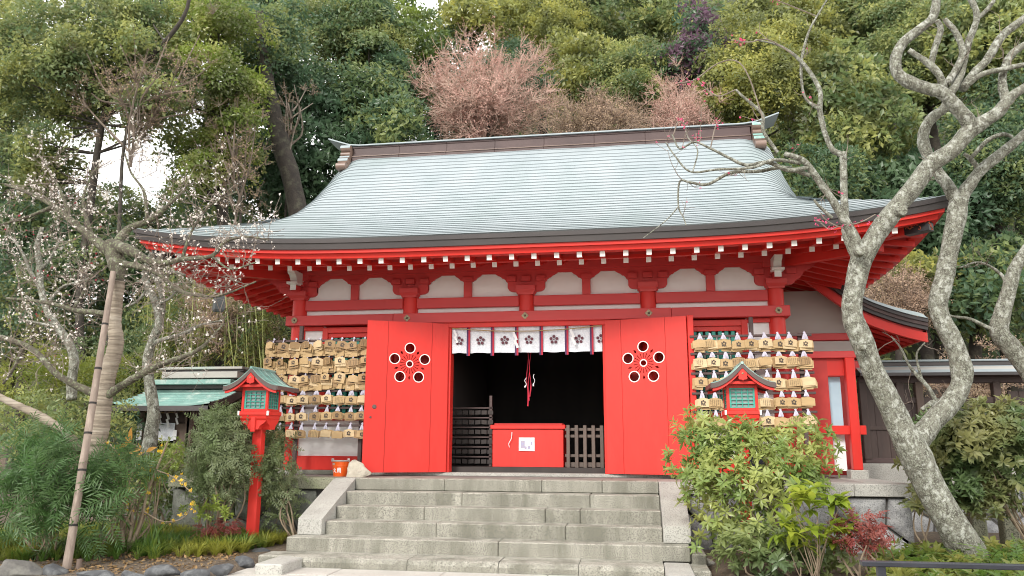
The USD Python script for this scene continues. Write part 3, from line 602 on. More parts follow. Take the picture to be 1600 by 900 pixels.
for x in PX:
    br = numbered(hall + '/bracket'); UsdGeom.Xform.Define(stage, br)
    mb = MB().box(x - .148, x + .148, -.16, .12, 2.735, 2.815, .006)
    cp = np.array([[(sx * w + x, (-.02 + sy * w * .93), z) for sx, sy in ((-1, -1), (1, -1), (1, 1), (-1, 1), (-1, -1))] for w, z in ((.112, 2.672), (.120, 2.70), (.148, 2.737))]); mb.grid(cp)
    part(br, 'capital', mb, REDB)
    arm = [(-.285, 2.885), (-.285, 2.80), (-.27, 2.765), (-.24, 2.745), (-.15, 2.735), (.15, 2.735), (.24, 2.745), (.27, 2.765), (.285, 2.80), (.285, 2.885)]
    part(br, 'arm', MB().prism(Polygon([(x + a, z) for a, z in arm if abs(x + a) < 3.93]), (0, -.05, 0), (1, 0, 0), (0, 0, 1), -.10) if False else MB().prism(Polygon([(x + a, z) for a, z in arm]), (0, .05, 0), (1, 0, 0), (0, 0, 1), .10), REDB)
    for dx in (-.225, 0, .225):
        part(br, 'bearing_block', MB().box(x + dx - .07, x + dx + .07, -.085, .06, 2.888, 2.972, .006), REDB)
    if abs(x) > 3:                         # forward arms with white ends on the corner pillars
        part(br, 'forward_arm', MB().box(x - .045, x + .045, -.30, 0, 2.80, 2.885, .006), REDB); part(br, 'white_end', MB().box(x - .048, x + .048, -.305, -.298, 2.80, 2.887), WHITE)
        part(br, 'bearing_block', MB().box(x - .085, x + .085, -.37, -.2, 2.888, 2.925, .004), WHITE)
        pr = Polygon([(0, 2.925), (-.26, 2.925), (-.30, 2.96), (-.33, 3.02), (-.40, 3.05), (-.42, 3.10), (0, 3.10)])
        part(br, 'white_nosing', MB().prism(pr, (x - .055, 0, 0), (0, 1, 0), (0, 0, 1), .11), WHITE, smooth=30)
        sgn = np.sign(x)
        part(br, 'side_arm', MB().prism(Polygon([(0, 2.80), (.30, 2.80), (.36, 2.84), (.42, 2.93), (.55, 3.0), (.62, 3.10), (0, 3.10)]), (x, .044, 0) if sgn > 0 else (x, -.044, 0), (sgn, 0, 0), (0, 0, 1), .088), REDB)
# door frame and bays
part(hall, 'door_lintel', MB().box(-1.26, 1.26, -.13, .08, 2.186, 2.258, .005), RED)
for sx in (-1, 1): part(hall, 'door_jamb', MB().box(sx * 1.14, sx * 1.25, -.10, .10, .045, 2.186, .005), RED)
part(hall, 'door_sill', MB().box(-2.3, 2.5, -.14, .14, -.002, .045, .006), GRANL)
for sx in (-1, 1):
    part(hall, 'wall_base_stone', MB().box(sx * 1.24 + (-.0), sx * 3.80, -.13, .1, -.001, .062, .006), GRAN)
    part(hall, 'base_board', MB().box(sx * 1.26, sx * 3.56, -.06, .05, .062, .268, .005), RED)
    part(hall, 'lower_wall_panel', MB().box(sx * 1.26, sx * 3.56, -.02, .03, .268, .80), PLASTER)
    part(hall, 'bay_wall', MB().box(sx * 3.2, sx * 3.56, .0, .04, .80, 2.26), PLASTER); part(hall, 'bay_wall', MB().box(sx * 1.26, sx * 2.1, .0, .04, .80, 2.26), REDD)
    wd = numbered(hall + '/window'); UsdGeom.Xform.Define(stage, wd)
    part(wd, 'backing', MB().box(sx * 2.1, sx * 3.2, .05, .08, .86, 2.2), INNER)
    for x0, x1 in ((3.13, 3.22), (2.08, 2.17)): part(wd, 'frame', MB().box(sx * x0, sx * x1, -.06, .05, .80, 2.235, .005), RED)
    part(wd, 'frame', MB().box(sx * 2.17, sx * 3.13, -.06, .05, 2.145, 2.235, .005), RED); part(wd, 'frame', MB().box(sx * 2.17, sx * 3.13, -.06, .05, .80, .90, .005), RED)
    part(wd, 'inner_frame', MB().box(sx * 2.17, sx * 3.13, -.03, .05, 2.075, 2.145, .004), RED)
    for x0, x1 in ((3.06, 3.13), (2.17, 2.24)): part(wd, 'inner_frame', MB().box(sx * x0, sx * x1, -.03, .05, .90, 2.075, .004), RED)
    for k in range(9): xx_ = 2.29 + k * .0905; part(wd, 'slat', MB().box(sx * (xx_ - .028), sx * (xx_ + .028), -.012, .03, .90, 2.075, .006), TEAL)
    if sx > 0:
        for k in range(8): xx_ = 2.335 + k * .0905; part(wd, 'pane', MB().box(xx_ - .012, xx_ + .012, .036, .045, 1.0, 2.0), WHITE)
    part(hall, 'side_brace', MB().box(sx * 3.22, sx * 3.54, -.05, .04, 2.19, 2.25, .004), RED)

# door leaves, each of three boards with the pierced crest
def leaf(hx, ang, L, sgn, crest_z):
    dr = numbered(hall + '/door'); UsdGeom.Xform.Define(stage, dr)
    ax = np.array([sgn * math.cos(ang), -math.sin(ang), 0]); o = np.array([hx, -.10, 0.0])
    nrm = np.cross(ax, [0, 0, 1.0]) * sgn           # towards the viewer
    if nrm[1] > 0: nrm = -nrm
    z0, z1, th = .052, 2.243, .048
    f1, f2 = L * .205, L * .745
    for a, b in ((0, f1), (f1, f2), (f2, L)):
        bd = sbox(a + .0025, z0, b - .0025, z1)
        if a == f1:
            cx, cz, R0, r0 = (f1 + f2) / 2, crest_z, .235, .070
            cs = [(cx + R0 * math.cos(PI / 2 + k * 2 * PI / 5), cz + R0 * math.sin(PI / 2 + k * 2 * PI / 5)) for k in range(5)]
            for c in cs: bd = bd.difference(Point(c).buffer(r0, quad_segs=8))
            bd = bd.difference(Point(cx, cz).buffer(.042, quad_segs=8))
            for k in range(18):
                t = k * 2 * PI / 18 + .17; q0, q1 = .065, .145
                n_ = np.array([-math.sin(t), math.cos(t)]); d_ = np.array([math.cos(t), math.sin(t)]); c0 = np.array([cx, cz])
                bd = bd.difference(Polygon([c0 + d_ * q0 + n_ * .003, c0 + d_ * q1 + n_ * .0065, c0 + d_ * q1 - n_ * .0065, c0 + d_ * q0 - n_ * .003]))
            for k in range(5):
                t = PI / 2 + PI / 5 + k * 2 * PI / 5; d_ = np.array([math.cos(t), math.sin(t)]); n_ = np.array([-d_[1], d_[0]]); c0 = np.array([cx, cz]) + d_ * .205
                bd = bd.difference(Polygon([c0 + d_ * .036, c0 + n_ * .018, c0 - d_ * .036, c0 - n_ * .018]))
        az = np.cross(ax, [0, 0, 1.0]); oo = o + (nrm * th if az @ nrm < 0 else 0)
        bp = part(dr, 'door_board', MB().prism(bd, oo, ax, np.array([0, 0, 1.0]), th), RED)
        if a == f1:
            for c, rr in [(c, r0) for c in cs] + [((cx, cz), .042)]:
                rg_ = Point(c).buffer(rr + .011, quad_segs=10).difference(Point(c).buffer(rr - .002, quad_segs=10))
                oo2 = o + nrm * (th + .004) if az @ nrm < 0 else o + nrm * (th - .001)
                part(bp, 'crest_ring', MB().prism(rg_, oo2, ax, np.array([0, 0, 1.0]), .005) if az @ nrm > 0 else MB().prism(rg_, o + nrm * (th + .004), ax, np.array([0, 0, 1.0]), .005), WHITE)
    for zz_ in (.30, 1.98): part(dr, 'door_batten', MB().beam(o + ax * .03 - nrm * .02 + [0, 0, zz_], o + ax * (L - .03) - nrm * .02 + [0, 0, zz_], .03, .09, .004), RED)
    for u_, zz_, r_ in (((f2 + L) / 2 - .02, .98, .033), ((f2 + L) / 2 + .03, .83, .016)):
        if sgn < 0: part(dr, 'door_knob', MB().tube([o + ax * (u_ + .03) + nrm * th + [0, 0, zz_], o + ax * (u_ + .03) + nrm * (th + .012) + [0, 0, zz_]], [r_, r_ * .7], 14), pm('knob_iron', (.12, .09, .08), rough=.5) if 'knob_iron' not in MT else MT['knob_iron'])
    return o, ax, nrm, th
leaf(-1.19, math.radians(24), 1.215, -1, 1.615)
leaf(1.185, math.radians(14), 1.19, 1, 1.60)
part(hall, 'door_stop_post', MB().box(2.345, 2.43, -.40, -.30, 0, 2.26, .006), RED)

# curtain, its rope and bands
cur = thing('shrine_curtain', 'white brocade curtain with plum crests and crimson bands hung across the doorway', 'curtain', (0, -.06, 1.8))
bx_ = [-.876, -.507, -.138, .231, .611, .982]
edges = [-1.135] + bx_ + [1.135]
def crest(c, y, s=.045):
    sh = unary_union([Point(c[0] + s * .92 * math.cos(PI / 2 + k * 2 * PI / 5), c[1] + s * .92 * math.sin(PI / 2 + k * 2 * PI / 5)).buffer(s * .45, quad_segs=4) for k in range(5)] + [Point(c).buffer(s * .2, quad_segs=3)])
    return MB().prism(sh, (0, y, 0), (1, 0, 0), (0, 0, 1), .002)
rng = np.random.default_rng(8)
for i, (a, b) in enumerate(zip(edges[:-1], edges[1:])):
    gx = np.linspace(a + .002, b - .002, 13); gz = np.linspace(1.80, 2.19, 9)
    P = np.array([[(x, -.06 + .012 * math.sin(x * 23 + z * 2) * (2.19 - z) / .39 + .006 * math.sin(x * 51), z + .004 * math.sin(x * 17 + i)) for x in gx] for z in gz])
    part(cur, 'cloth_panel', MB().grid(P), CLOTH, smooth=True)
    cx_ = {0: -1.02, 6: 1.115}.get(i, (a + b) / 2)
    sh = crest((cx_, 1.985), -.078, .05)
    if i == 6: v_, f_ = sh.get(); v_[:, 0] = np.minimum(v_[:, 0], 1.134); sh = MB().add(v_, f_)
    part(cur, 'plum_crest', sh, CREST)
for x in bx_:
    part(cur, 'band', MB().box(x - .026, x - .002, -.086, -.080, 1.755, 2.188), PURPLE, label='purple half of a hanging band'); part(cur, 'band', MB().box(x + .000, x + .026, -.087, -.081, 1.755, 2.188), CRIM, label='crimson half of a hanging band')
rp_ = np.array([(x, -.105, 2.115 + .065 * (x / 1.13) ** 2) for x in np.linspace(-1.13, 1.13, 25)])
rope = thing('straw_rope', 'thin straw rope with zigzag paper strips sagging in front of the curtain', 'rope', (0, -.1, 2.1))
part(rope, 'cord', MB().tube(rp_, .008, 6), ROPE)
def shide(parent, c, s=1.0, name='paper_strip'):
    mb = MB(); x, y, z = c
    for k in range(4): mb.obox((x + (.018 * (k % 2) - .008 + .010 * k) * s, y - .004 * k, z - (.035 + .06 * k) * s), (.94, 0, .34), (0, 1, 0), (-.34, 0, .94), .02 * s, .0015, .036 * s)
    return part(parent, name, mb, PAPER)
shide(rope, (-.165, -.115, 2.10), .95); shide(rope, (.69, -.115, 2.13), .95); shide(rope, (-1.08, -.115, 2.15), .8)
bel = thing('bell_rope', 'red and white bell cords hanging in the dark doorway above the offering box', 'bell rope', (.0, .25, 1.0))
for k, (x, c, za, zb) in enumerate(((-.02, CRIM, 1.9, 1.02), (.02, CRIM, 1.9, 1.16), (-.05, PAPER, 1.45, 1.30), (.08, PAPER, 1.5, 1.32), (.0, CRIM, 1.95, 1.1))):
    t = np.linspace(0, 1, 12); part(bel, 'cord', MB().tube([(x + .012 * math.sin(9 * q + k), .25 + .008 * math.cos(8 * q), za + (zb - za) * q) for q in t], .005 + .006 * (t > .75), 6), c)

# offering box, lattice and the rack inside
P0, P1 = at(769, 733, .42), at(881, 733, .42); ztop = at(820, 664, .42)[2]
ob = thing('offering_box', 'bright red offering box with a white notice standing in the doorway', 'offering box', (0, .6, .12))
part(ob, 'body', MB().box(P0[0], P1[0], .42, .95, .10, ztop - .06, .01), RED); part(ob, 'rim', MB().box(P0[0] - .03, P1[0] + .03, .39, .98, ztop - .062, ztop, .008), RED)
for k in range(7): part(ob, 'grille_bar', MB().box(P0[0] + .02, P1[0] - .02, .46 + k * .07, .49 + k * .07, ztop + .0005, ztop + .025, .005), REDD)
q = at(823, 690, .41); nt = part(ob, 'notice', MB().box(q[0] - .12, q[0] + .12, .408, .418, q[2] - .14, q[2] + .06), PAPER)
q = q + np.array([0, 0, -.05]); mb = MB()
for (a, b, c_, d_) in ((-.09, -.05, -.03, .06), (-.04, .05, .0, .05), (.02, -.06, .05, -.01), (-.03, -.06, .0, -.02), (.06, .0, .085, .05)): mb.box(q[0] + a, q[0] + c_, .4045, .407, q[2] + b, q[2] + d_)
part(nt, 'print', mb, pm('print_blue', (.30, .32, .55), (.45, .36, .34), 60, rough=.7))
part(ob, 'tassel_cord', MB().tube(crom([at(800, 675, .40), at(799, 685, .385), at(795, 693, .385), at(796, 699, .40)]), .005, 5), PAPER)
lat = thing('wooden_lattice', 'brown wooden lattice barrier standing right of the offering box', 'lattice', (1.0, .3, .1))
xa, xb = at(888, 700, .3)[0], 1.16
for k in range(5): x = xa + k * .125; part(lat, 'post', MB().box(x - .026, x + .026, .27, .31, .075, at(900, 664, .3)[2] - .002 * k, .005), LWOOD)
for py, h in ((671, .022), (681.5, .022), (712, .022), (726, .035)):
    z = at(900, py, .32)[2]; part(lat, 'rail', MB().box(xa - .05, xb, .312, .345, z - h, z + h, .005), LWOOD)
ir = thing('inner_plaque_rack', 'dim rack of plaques just inside the left of the doorway', 'plaque rack', (-1.2, .6, .1))
for j in range(6):
    part(ir, 'rail', MB().box(-1.31, -.62, .60, .63, .25 + j * .15, .27 + j * .15), DWOODH)
    mb = MB(); rg = np.random.default_rng(60 + j)
    for k in range(7): x = -1.25 + k * .10; mb.obox((x, .585, .19 + j * .15), (1, 0, rg.uniform(-.1, .1)), (0, 1, 0), (0, 0, 1), .042, .004, .032)
    part(ir, 'plaque', mb, INNER)
for x in (-1.29, -.65): part(ir, 'upright', MB().box(x - .02, x + .02, .6, .64, .12, 1.2), DWOODH)

# ================================================================ votive plaque racks
ema_poly = Polygon([(-.073, -.05), (.073, -.05), (.073, .030), (.0, .050), (-.073, .030)])
def mark_mesh(seed):
    rg = np.random.default_rng(seed); sh = [Point(.021 * math.cos(PI / 2 + k * 2 * PI / 5), -.004 + .021 * math.sin(PI / 2 + k * 2 * PI / 5)).buffer(.0125, quad_segs=2) for k in range(5)]
    sh += [sbox(-.030, -.040, -.022, .02), sbox(-.012, -.042, .030, -.036), sbox(-.004, -.036, .004, -.02), sbox(.016, -.036, .023, -.02)]
    return MB().prism(affinity.scale(unary_union(sh).simplify(.0015), .85, .85, origin=(0, 0)), (0, -.0042, 0), (1, 0, 0), (0, 0, 1), .0012)
def script_mesh(seed):
    rg = np.random.default_rng(30 + seed); sh = []
    for c in range(6):
        z = .026
        while z > -.036:
            h = rg.uniform(.004, .010); x = .052 - c * .021; sh += [sbox(x - .0065, z - h, x + rg.uniform(.001, .0065), z - h + .0028), sbox(x - .0015, z - h, x + .0012, z)]; z -= h + rg.uniform(.003, .006)
            if rg.random() < .06: break
    return MB().prism(unary_union(sh), (0, -.0042, 0), (1, 0, 0), (0, 0, 1), .0012)
EMA_CLASS = []
for t in range(3):
    for mk in (0, 1, 2):
        cp = f'/World/wooden_plaque_kind_{t * 3 + mk}'; pr = stage.CreateClassPrim(cp)
        usdkit.mesh(stage, cp + '/board', MB().prism(ema_poly.buffer(-.002).buffer(.002, quad_segs=1), (0, .0035, 0), (1, 0, 0), (0, 0, 1), .007).get(), EMAW[t])
        if mk: usdkit.mesh(stage, cp + ('/ink_mark' if mk == 1 else '/handwriting'), (mark_mesh(1) if mk == 1 else script_mesh(t)).get(), INK)
        EMA_CLASS.append(cp)
ema_n = [0]
def ema(pos, rz, ry, rx, t, mk, s, label, group):
    path = numbered('/World/wooden_plaque'); x = UsdGeom.Xform.Define(stage, path)
    x.GetPrim().GetReferences().AddInternalReference(EMA_CLASS[t * 3 + mk]); x.GetPrim().SetInstanceable(True)
    x.AddTranslateOp().Set(Gf.Vec3d(*map(float, pos))); x.AddRotateXYZOp().Set(Gf.Vec3f(math.degrees(rx), math.degrees(ry), math.degrees(rz))); x.AddScaleOp().Set(Gf.Vec3f(s, 1, s))
    tag(x, label, 'votive plaque', group); ema_n[0] += 1
ORD = ('first', 'second', 'third', 'fourth', 'fifth', 'sixth', 'seventh', 'eighth', 'ninth')
LINES = {0: ('topmost', 'second', 'third', 'fourth', 'fifth', 'lowest'), 1: ('topmost', 'second', 'third', 'fourth', 'lowest visible')}
def rack(name_label, side, zs, x0, x1, hooks, counts, y0, extra):
    rk = thing('plaque_rack', name_label, 'plaque rack', ((x0 + x1) / 2, y0, 0)); rg = np.random.default_rng(40 + side)
    for z in zs: part(rk, 'rail', MB().box(x0 - .03, x1 + .03, y0 - .02, y0 + .02, z + .088, z + .122, .004), DWOODH)
    for x in ((-3.43, -2.42) if side == 0 else (3.22, 3.86, 2.50)): part(rk, 'upright', MB().box(x - .028, x + .028, y0 + .022, y0 + .075, .0, 2.22 if (abs(x) > 3.0 and abs(x) < 3.6) else 1.98, .005), DWOODH)
    stuff = MB()
    for r, z in enumerate(zs):
        grp = f'plaques in the {LINES[side][r]} row of the {"left" if side == 0 else "right"} rack'
        for h in range(hooks):
            x = x0 + (h + .5) * (x1 - x0) / hooks + rg.uniform(-.02, .02); n = counts[r] if np.ndim(counts[r]) == 0 else rg.integers(*counts[r])
            zz = z + (rg.uniform(-.018, .018) if side == 0 and r < 3 else rg.uniform(-.018, .012))
            full = side == 0 and r < 3
            cone = MB(); tw = .014 if full else .018 + .006 * n; ct = zz + (.075 if full else .045)
            for q in range(6):
                a = (q - 2.5) / 2.5; cone.tube(crom([(x + rg.uniform(-.004, .004), y0 - .03, z + .128), (x + a * tw * .5, y0 - .045 - .004 * q, z + .100), (x + a * tw, y0 - .055 - .006 * (q % 3), ct)], 2), [.005, .006, .006, .007, .008], 4)
            cone.obox((x, y0 - .03, z + .132), (.8, 0, .6), (0, 1, 0), (-.6, 0, .8), .014, .01, .016, .004)
            part(rk, 'cord_bundle', cone, CORD)
            lean = rg.choice([-1, 1]) * rg.uniform(.2, 1.0)
            if h == hooks - 1 and side == 0: lean = 1.3
            if h == 0 and side == 0: lean = -1.2
            for j in range(n):                 # j = 0 hangs deepest and lowest
                dep = j * .014; u = n - 1 - j
                drop = u * ((.022 + .010 * rg.random()) if full else (.015 if side == 1 else .009))
                px_ = x + lean * (.012 * j - .008 * n / 2) * (1.5 if full else 1) + rg.uniform(-.012, .012)
                lay = ('frontmost' if u == 0 else 'hindmost' if j == 0 else ('second' if u == 1 else 'third') + '-from-front')
                ema((px_, y0 - .060 - dep, zz + (.038 if full else -.012) - drop + rg.uniform(-.008, .008)), rg.uniform(-.2, .2) + (.36 * lean if full else .10 * lean), rg.normal() * (.10 if full else .06) + lean * .05, rg.uniform(-.12, .02), int(rg.choice([0, 1, 1, 2, 2] if full else [0, 0, 1, 1, 2])), int(rg.choice([1, 1, 1, 2, 0])) if u == 0 else int(rg.choice([0, 1, 2])) if full else 0, rg.uniform(1.06, 1.18) + .10 * side,
                    f'{lay} wooden plaque on {ORD[h]} cord from left, {LINES[side][r]} row of {"left" if side == 0 else "right"} rack', grp)
            for j in range(extra[r]):
                c = np.array([x + rg.uniform(-.06, .06), y0 - .030 - .0035 * j, zz - .006 - (.016 if full else .014 if side == 1 else .008) * (j % 6) - (.01 if full else 0) * rg.random()]); an = rg.normal() * .09; yw = rg.uniform(-.3, .3)
                X_ = np.array([math.cos(an) * math.cos(yw), math.sin(yw), math.sin(an)]); Z_ = np.array([-math.sin(an), 0, math.cos(an)])
                v = np.array(ema_poly.exterior.coords)[:-1]; V = c + v[:, :1] * X_ + v[:, 1:] * Z_; V2 = V + np.array([0, .006, 0])
                i5 = np.arange(5); stuff.add(np.vstack([V, V2]), np.vstack([[[0, 1, 2], [0, 2, 3], [0, 3, 4]], np.stack([i5, (i5 + 1) % 5, 5 + (i5 + 1) % 5], 1), np.stack([i5, 5 + (i5 + 1) % 5, 5 + i5], 1)]))
    if stuff.v: top('wooden_plaques', stuff, EMAW[1], f'wooden plaques packed behind the front ones of the {"left" if side == 0 else "right"} rack', 'votive plaques', kind='stuff')
rack('dark rail rack loaded with wooden plaques left of the red doors', 0, (1.875, 1.625, 1.375, 1.12, .868, .61), -3.93, -2.28, 9, (4, 4, 4, 4, (2, 4), 2), -.40, (12, 12, 12, 7, 3, 2))
rack('dark rail rack with cord-hung plaques right of the red doors', 1, (1.845, 1.60, 1.325, 1.05, .795), 2.40, 3.98, 9, (3, 3, 2, 2, 2), -.40, (8, 8, 7, 5, 4))

# ================================================================ bucket and rock on the platform
c = at(531.5, 738, -.72); bk = thing('fire_bucket', 'orange fire bucket with white lettering beside a pale rock on the platform', 'bucket', (c[0], c[1], 0))
cb = np.array([c[0], c[1], 0.001])
part(bk, 'pail', MB().lathe(cb, [(0, .0), (.092, .0), (.095, .012), (.119, .205), (.124, .207), (.124, .215), (.116, .212), (.088, .02), (0, .02)], 28), BUCK, smooth=40)
part(bk, 'band', MB().lathe(cb, [(.1115, .140), (.1135, .144), (.1125, .150)], 28), BUCK)
part(bk, 'rim', MB().lathe(cb, [(.119, .206), (.126, .206), (.126, .222), (.116, .222)], 28), TAG, smooth=30)
hd = crom([cb + np.array([.126 * math.cos(a), .126 * math.sin(a) * .9 - .01, .225 + .012 * math.sin(a * 1)]) for a in np.linspace(PI, 2 * PI, 9)], 2)
part(bk, 'handle', MB().tube(hd, .006, 6), TAG)
for sx in (-1, 1): part(bk, 'lug', MB().box(cb[0] + sx * .118 - .016, cb[0] + sx * .118 + .016, cb[1] - .012, cb[1] + .012, .20, .248, .004), TAG)
def on_bucket(strokes, ox, oz, s, w):
    mb = MB()
    for pts in strokes:
        q = crom(pts, 3) if len(pts) > 2 else np.array([np.array(pts[0]) * (1 - t) + np.array(pts[1]) * t for t in np.linspace(0, 1, 4)])
        L = []
        for i, (a, b) in enumerate(q):
            t = q[min(i + 1, len(q) - 1)] - q[max(i - 1, 0)]; t = t / (np.linalg.norm(t) + 1e-9); n = np.array([-t[1], t[0]]) * w / 2; row = []
            for sg in (-1, 1):
                hx, hz = ox + (a + sg * n[0]) * s, oz + (b + sg * n[1]) * s; rr = .095 + (hz - .012) / .193 * .024 + .0015; th_ = hx / rr - PI / 2
                row.append(cb + np.array([rr * math.cos(th_), rr * math.sin(th_), hz]))
            L.append(row)
        mb.grid(np.array(L))
    return mb
KA = [[(.5, .98), (.5, .55), (.42, .3), (.1, .02)], [(.5, .55), (.62, .3), (.92, .02)], [(.2, .75), (.26, .62), (.27, .5)], [(.8, .78), (.74, .62), (.66, .5)]]
YO = [[(.2, .95), (.85, .95)], [(.2, .95), (.2, .4), (.14, .15), (.02, .0)], [(.85, .95), (.85, .05), (.72, .04)], [(.2, .66), (.85, .66)], [(.2, .38), (.85, .38)], [(.52, .95), (.52, .03)]]
part(bk, 'lettering', on_bucket(KA, -.086, .052, .066, .15).add(*on_bucket(YO, -.012, .052, .066, .15).get()), PAPER)
part(bk, 'tag', on_bucket([[(0, 0), (1, 0)]], -.098, .172, .055, .36), TAG)
c = at(560, 743, -.86); v = np.array([(-.17, .03, 0), (-.14, -.10, 0), (-.06, -.13, .0), (.10, -.09, 0), (.19, .0, .04), (.06, .12, 0), (-.10, .12, 0), (-.10, -.03, .235), (-.06, -.02, .245), (.05, .0, .18), (-.14, -.07, .12), (.12, -.03, .115), (-.02, -.10, .05)])
mh = trimesh.convex.convex_hull(v)
for _ in range(3): mh = mh.subdivide()
vv = np.array(mh.vertices); vv = vv + (meshkit.fbm(vv * 16, 4, 3) - .5)[:, None] * .05 * np.sign(vv) * [1, 1, .6]; vv[:, 2] = np.maximum(vv[:, 2], 0)
top('rock', (vv + [c[0], c[1], 0], mh.faces), SANDR, 'pale angular rock propping the left door leaf', 'rock', smooth=35)

# ================================================================ lanterns
VERGE = pm('lantern_verge', (.10, .068, .06), (.075, .05, .045), 4, rough=.55)
def lantern(x, y, zb, label):
    ln = thing('lantern', label, 'lantern', (x, y, zb)); w = .181
    part(ln, 'post', MB().box(x - .062, x + .062, y - .062, y + .062, zb, .70, .008), RED)
    part(ln, 'post', MB().box(x - .030, x + .030, y - .197, y - .165, .60, .79, .005), RED, label='thin front strip under the ledge')
    for ax_, s in (((1, 0, 0), 1), ((0, 1, 0), 1)):
        arc = [(-.195, .81), (-.187, .77), (-.15, .72), (-.09, .68), (-.064, .63), (.064, .63), (.09, .68), (.15, .72), (.187, .77), (.195, .81)]
        if ax_[0]: part(ln, 'flared_bracket', MB().prism(Polygon(arc), (x, y + .17, 0), (1, 0, 0), (0, 0, 1), .34), RED, smooth=20)
        else: part(ln, 'flared_bracket', MB().prism(Polygon(arc), (x - .18, y, 0), (0, 1, 0), (0, 0, 1), .36), RED, smooth=20)
    lg = part(ln, 'ledge', MB().box(x - .207, x + .207, y - .205, y + .205, .811, .862, .006), RED)
    for sx in (-1, 1):
        for sy in (-1, 1): part(lg, 'white_corner', MB().box(x + sx * .243 - .022, x + sx * .243 + .004 * sx + .022 * (0), y + sy * .238 - .022, y + sy * .238 + .022, .808, .866) if False else MB().box(x + sx * .188, x + sx * .2105, y + sy * .185, y + sy * .2085, .809, .8645), WHITE)
    bd = numbered(ln + '/light_box'); UsdGeom.Xform.Define(stage, bd)
    for sx in (-1, 1):
        for sy in (-1, 1): part(bd, 'corner_post', MB().box(x + sx * (w - .034), x + sx * w, y + sy * (w - .034), y + sy * w, .862, 1.17, .004), RED)
    for z0, z1 in ((.862, .892), (1.128, 1.172)):
        part(bd, 'rail', MB().box(x - w + .034, x + w - .034, y - w + .003, y + w - .003, z0, z1, .003), RED); part(bd, 'rail', MB().box(x - w + .003, x + w - .003, y - w + .034, y + w - .034, z0, z1, .003), RED)
    part(bd, 'paper_pane', MB().box(x - w + .03, x + w - .03, y - w + .03, y + w - .03, .893, 1.127), PANE)
    for s in range(4):
        c, sn = ((0, -1), (1, 0), (0, 1), (-1, 0))[s], None; n = np.array([*c, 0.]); t = np.array([-c[1], c[0], 0.]); o = np.array([x, y, 0]) + n * (w - .018)
        gr = MB()
        for k in range(5): gr.obox(o + t * (-.136 + k * .068) + [0, 0, 1.01], t, n, (0, 0, 1), .0045 if 0 < k < 4 else .011, .006, .117)
        for k in range(6): gr.obox(o + n * .003 + [0, 0, .897 + k * .0452], t, n, (0, 0, 1), .143, .005, .0045 if 0 < k < 5 else .009)
        part(bd, 'lattice', gr, TEAL)
    rf = numbered(ln + '/roof'); UsdGeom.Xform.Define(stage, rf)
    cx = np.linspace(0, .365, 9); cz = 1.405 - .235 * (1 - (1 - cx / .365) ** 1.75)
    D = .33
    for sg in (-1, 1):
        P = np.array([[(x + sg * a, yy, z) for yy in (y - D, y + D)] for a, z in zip(cx, cz)])
        part(rf, 'underside', MB().grid(P - [0, 0, .035]), REDD)
        for k in range(4):
            ya, yb = y - D + k * 2 * D / 4, y - D + (k + 1) * 2 * D / 4
            for i in range(0, 8, 2):
                Q = np.array([[(x + sg * cx[j], yy, cz[j] + .004 + (.008 if j == i + 2 else 0)) for yy in (ya + .002, yb - .002)] for j in (i, i + 1, i + 2)]); Q2 = np.vstack([Q, [Q[-1] - [0, 0, .014]]])
                part(rf, 'copper_sheet', MB().grid(Q2), COPPERG)
            part(rf, 'seam', MB().tube([(x + sg * a, ya, z + .010) for a, z in zip(cx, cz)], .006, 5), COPPERG)
        for yy in (-1, 1):
            V = np.array([[(x + sg * a, y + yy * (D + o_), z + dz) for o_, dz in ((.004, .014), (.006, -.052), (-.02, -.055), (-.024, .012), (.004, .014))] for a, z in zip(cx, cz)])
            part(rf, 'verge_board', MB().grid(V), VERGE)
            V = np.array([[(x + sg * a * .96, y + yy * (D - .015 + o_), z - .053 + dz) for o_, dz in ((.0, .0), (.002, -.030), (-.02, -.032), (-.024, .0), (0, 0))] for a, z in zip(cx, cz)])
            part(rf, 'red_board', MB().grid(V), RED)
        part(rf, 'eave_edge', MB().box(x + sg * .365 - .008, x + sg * .365 + .008, y - D, y + D, cz[-1] - .045, cz[-1] + .006), VERGE)
    part(rf, 'ridge', MB().tube([(x, y - D - .012, 1.412), (x, y + D + .012, 1.412)], .018, 8), COPPERG)
    part(rf, 'gable_beam', MB().box(x - .235, x + .235, y - D + .05, y - D + .10, 1.165, 1.20, .004), RED); part(rf, 'gable_beam', MB().box(x - .235, x + .235, y + D - .10, y + D - .05, 1.165, 1.20, .004), RED)
    for sx in (-1, 1): part(rf, 'white_end', MB().box(x + sx * .19, x + sx * .236, y - D + .035, y - D + .103, 1.160, 1.203, .003), WHITE)
    orn = unary_union([Polygon([(-.045, 1.235), (.045, 1.235), (.05, 1.29), (.0, 1.345), (-.05, 1.29)]), Point(-.03, 1.235).buffer(.02), Point(.03, 1.235).buffer(.02), Point(0, 1.225).buffer(.02)])
    part(rf, 'gable_ornament', MB().prism(orn, (x, y - D + .012, 0), (1, 0, 0), (0, 0, 1), .02), RED)
    part(rf, 'ornament_boss', MB().tube([(x, y - D - .008, 1.285), (x, y - D - .016, 1.285)], [.014, .008], 10), BRASS)
    part(rf, 'gable_back', MB().prism(Polygon([(-.27, 1.165)] + [(-a, z - .055) for a, z in zip(cx[6::-1], cz[6::-1])] + [(a, z - .055) for a, z in zip(cx[1:7], cz[1:7])] + [(.27, 1.165)]).buffer(0), (x, y - D + .13, 0), (1, 0, 0), (0, 0, 1), .02), REDD)
    return ln
lantern(-3.28, -1.81, -.84, 'red post lantern with green roof beside the left plaque rack and nandina')
lantern(2.84, -1.71, -.84, 'red post lantern half buried in the bush right of the steps')

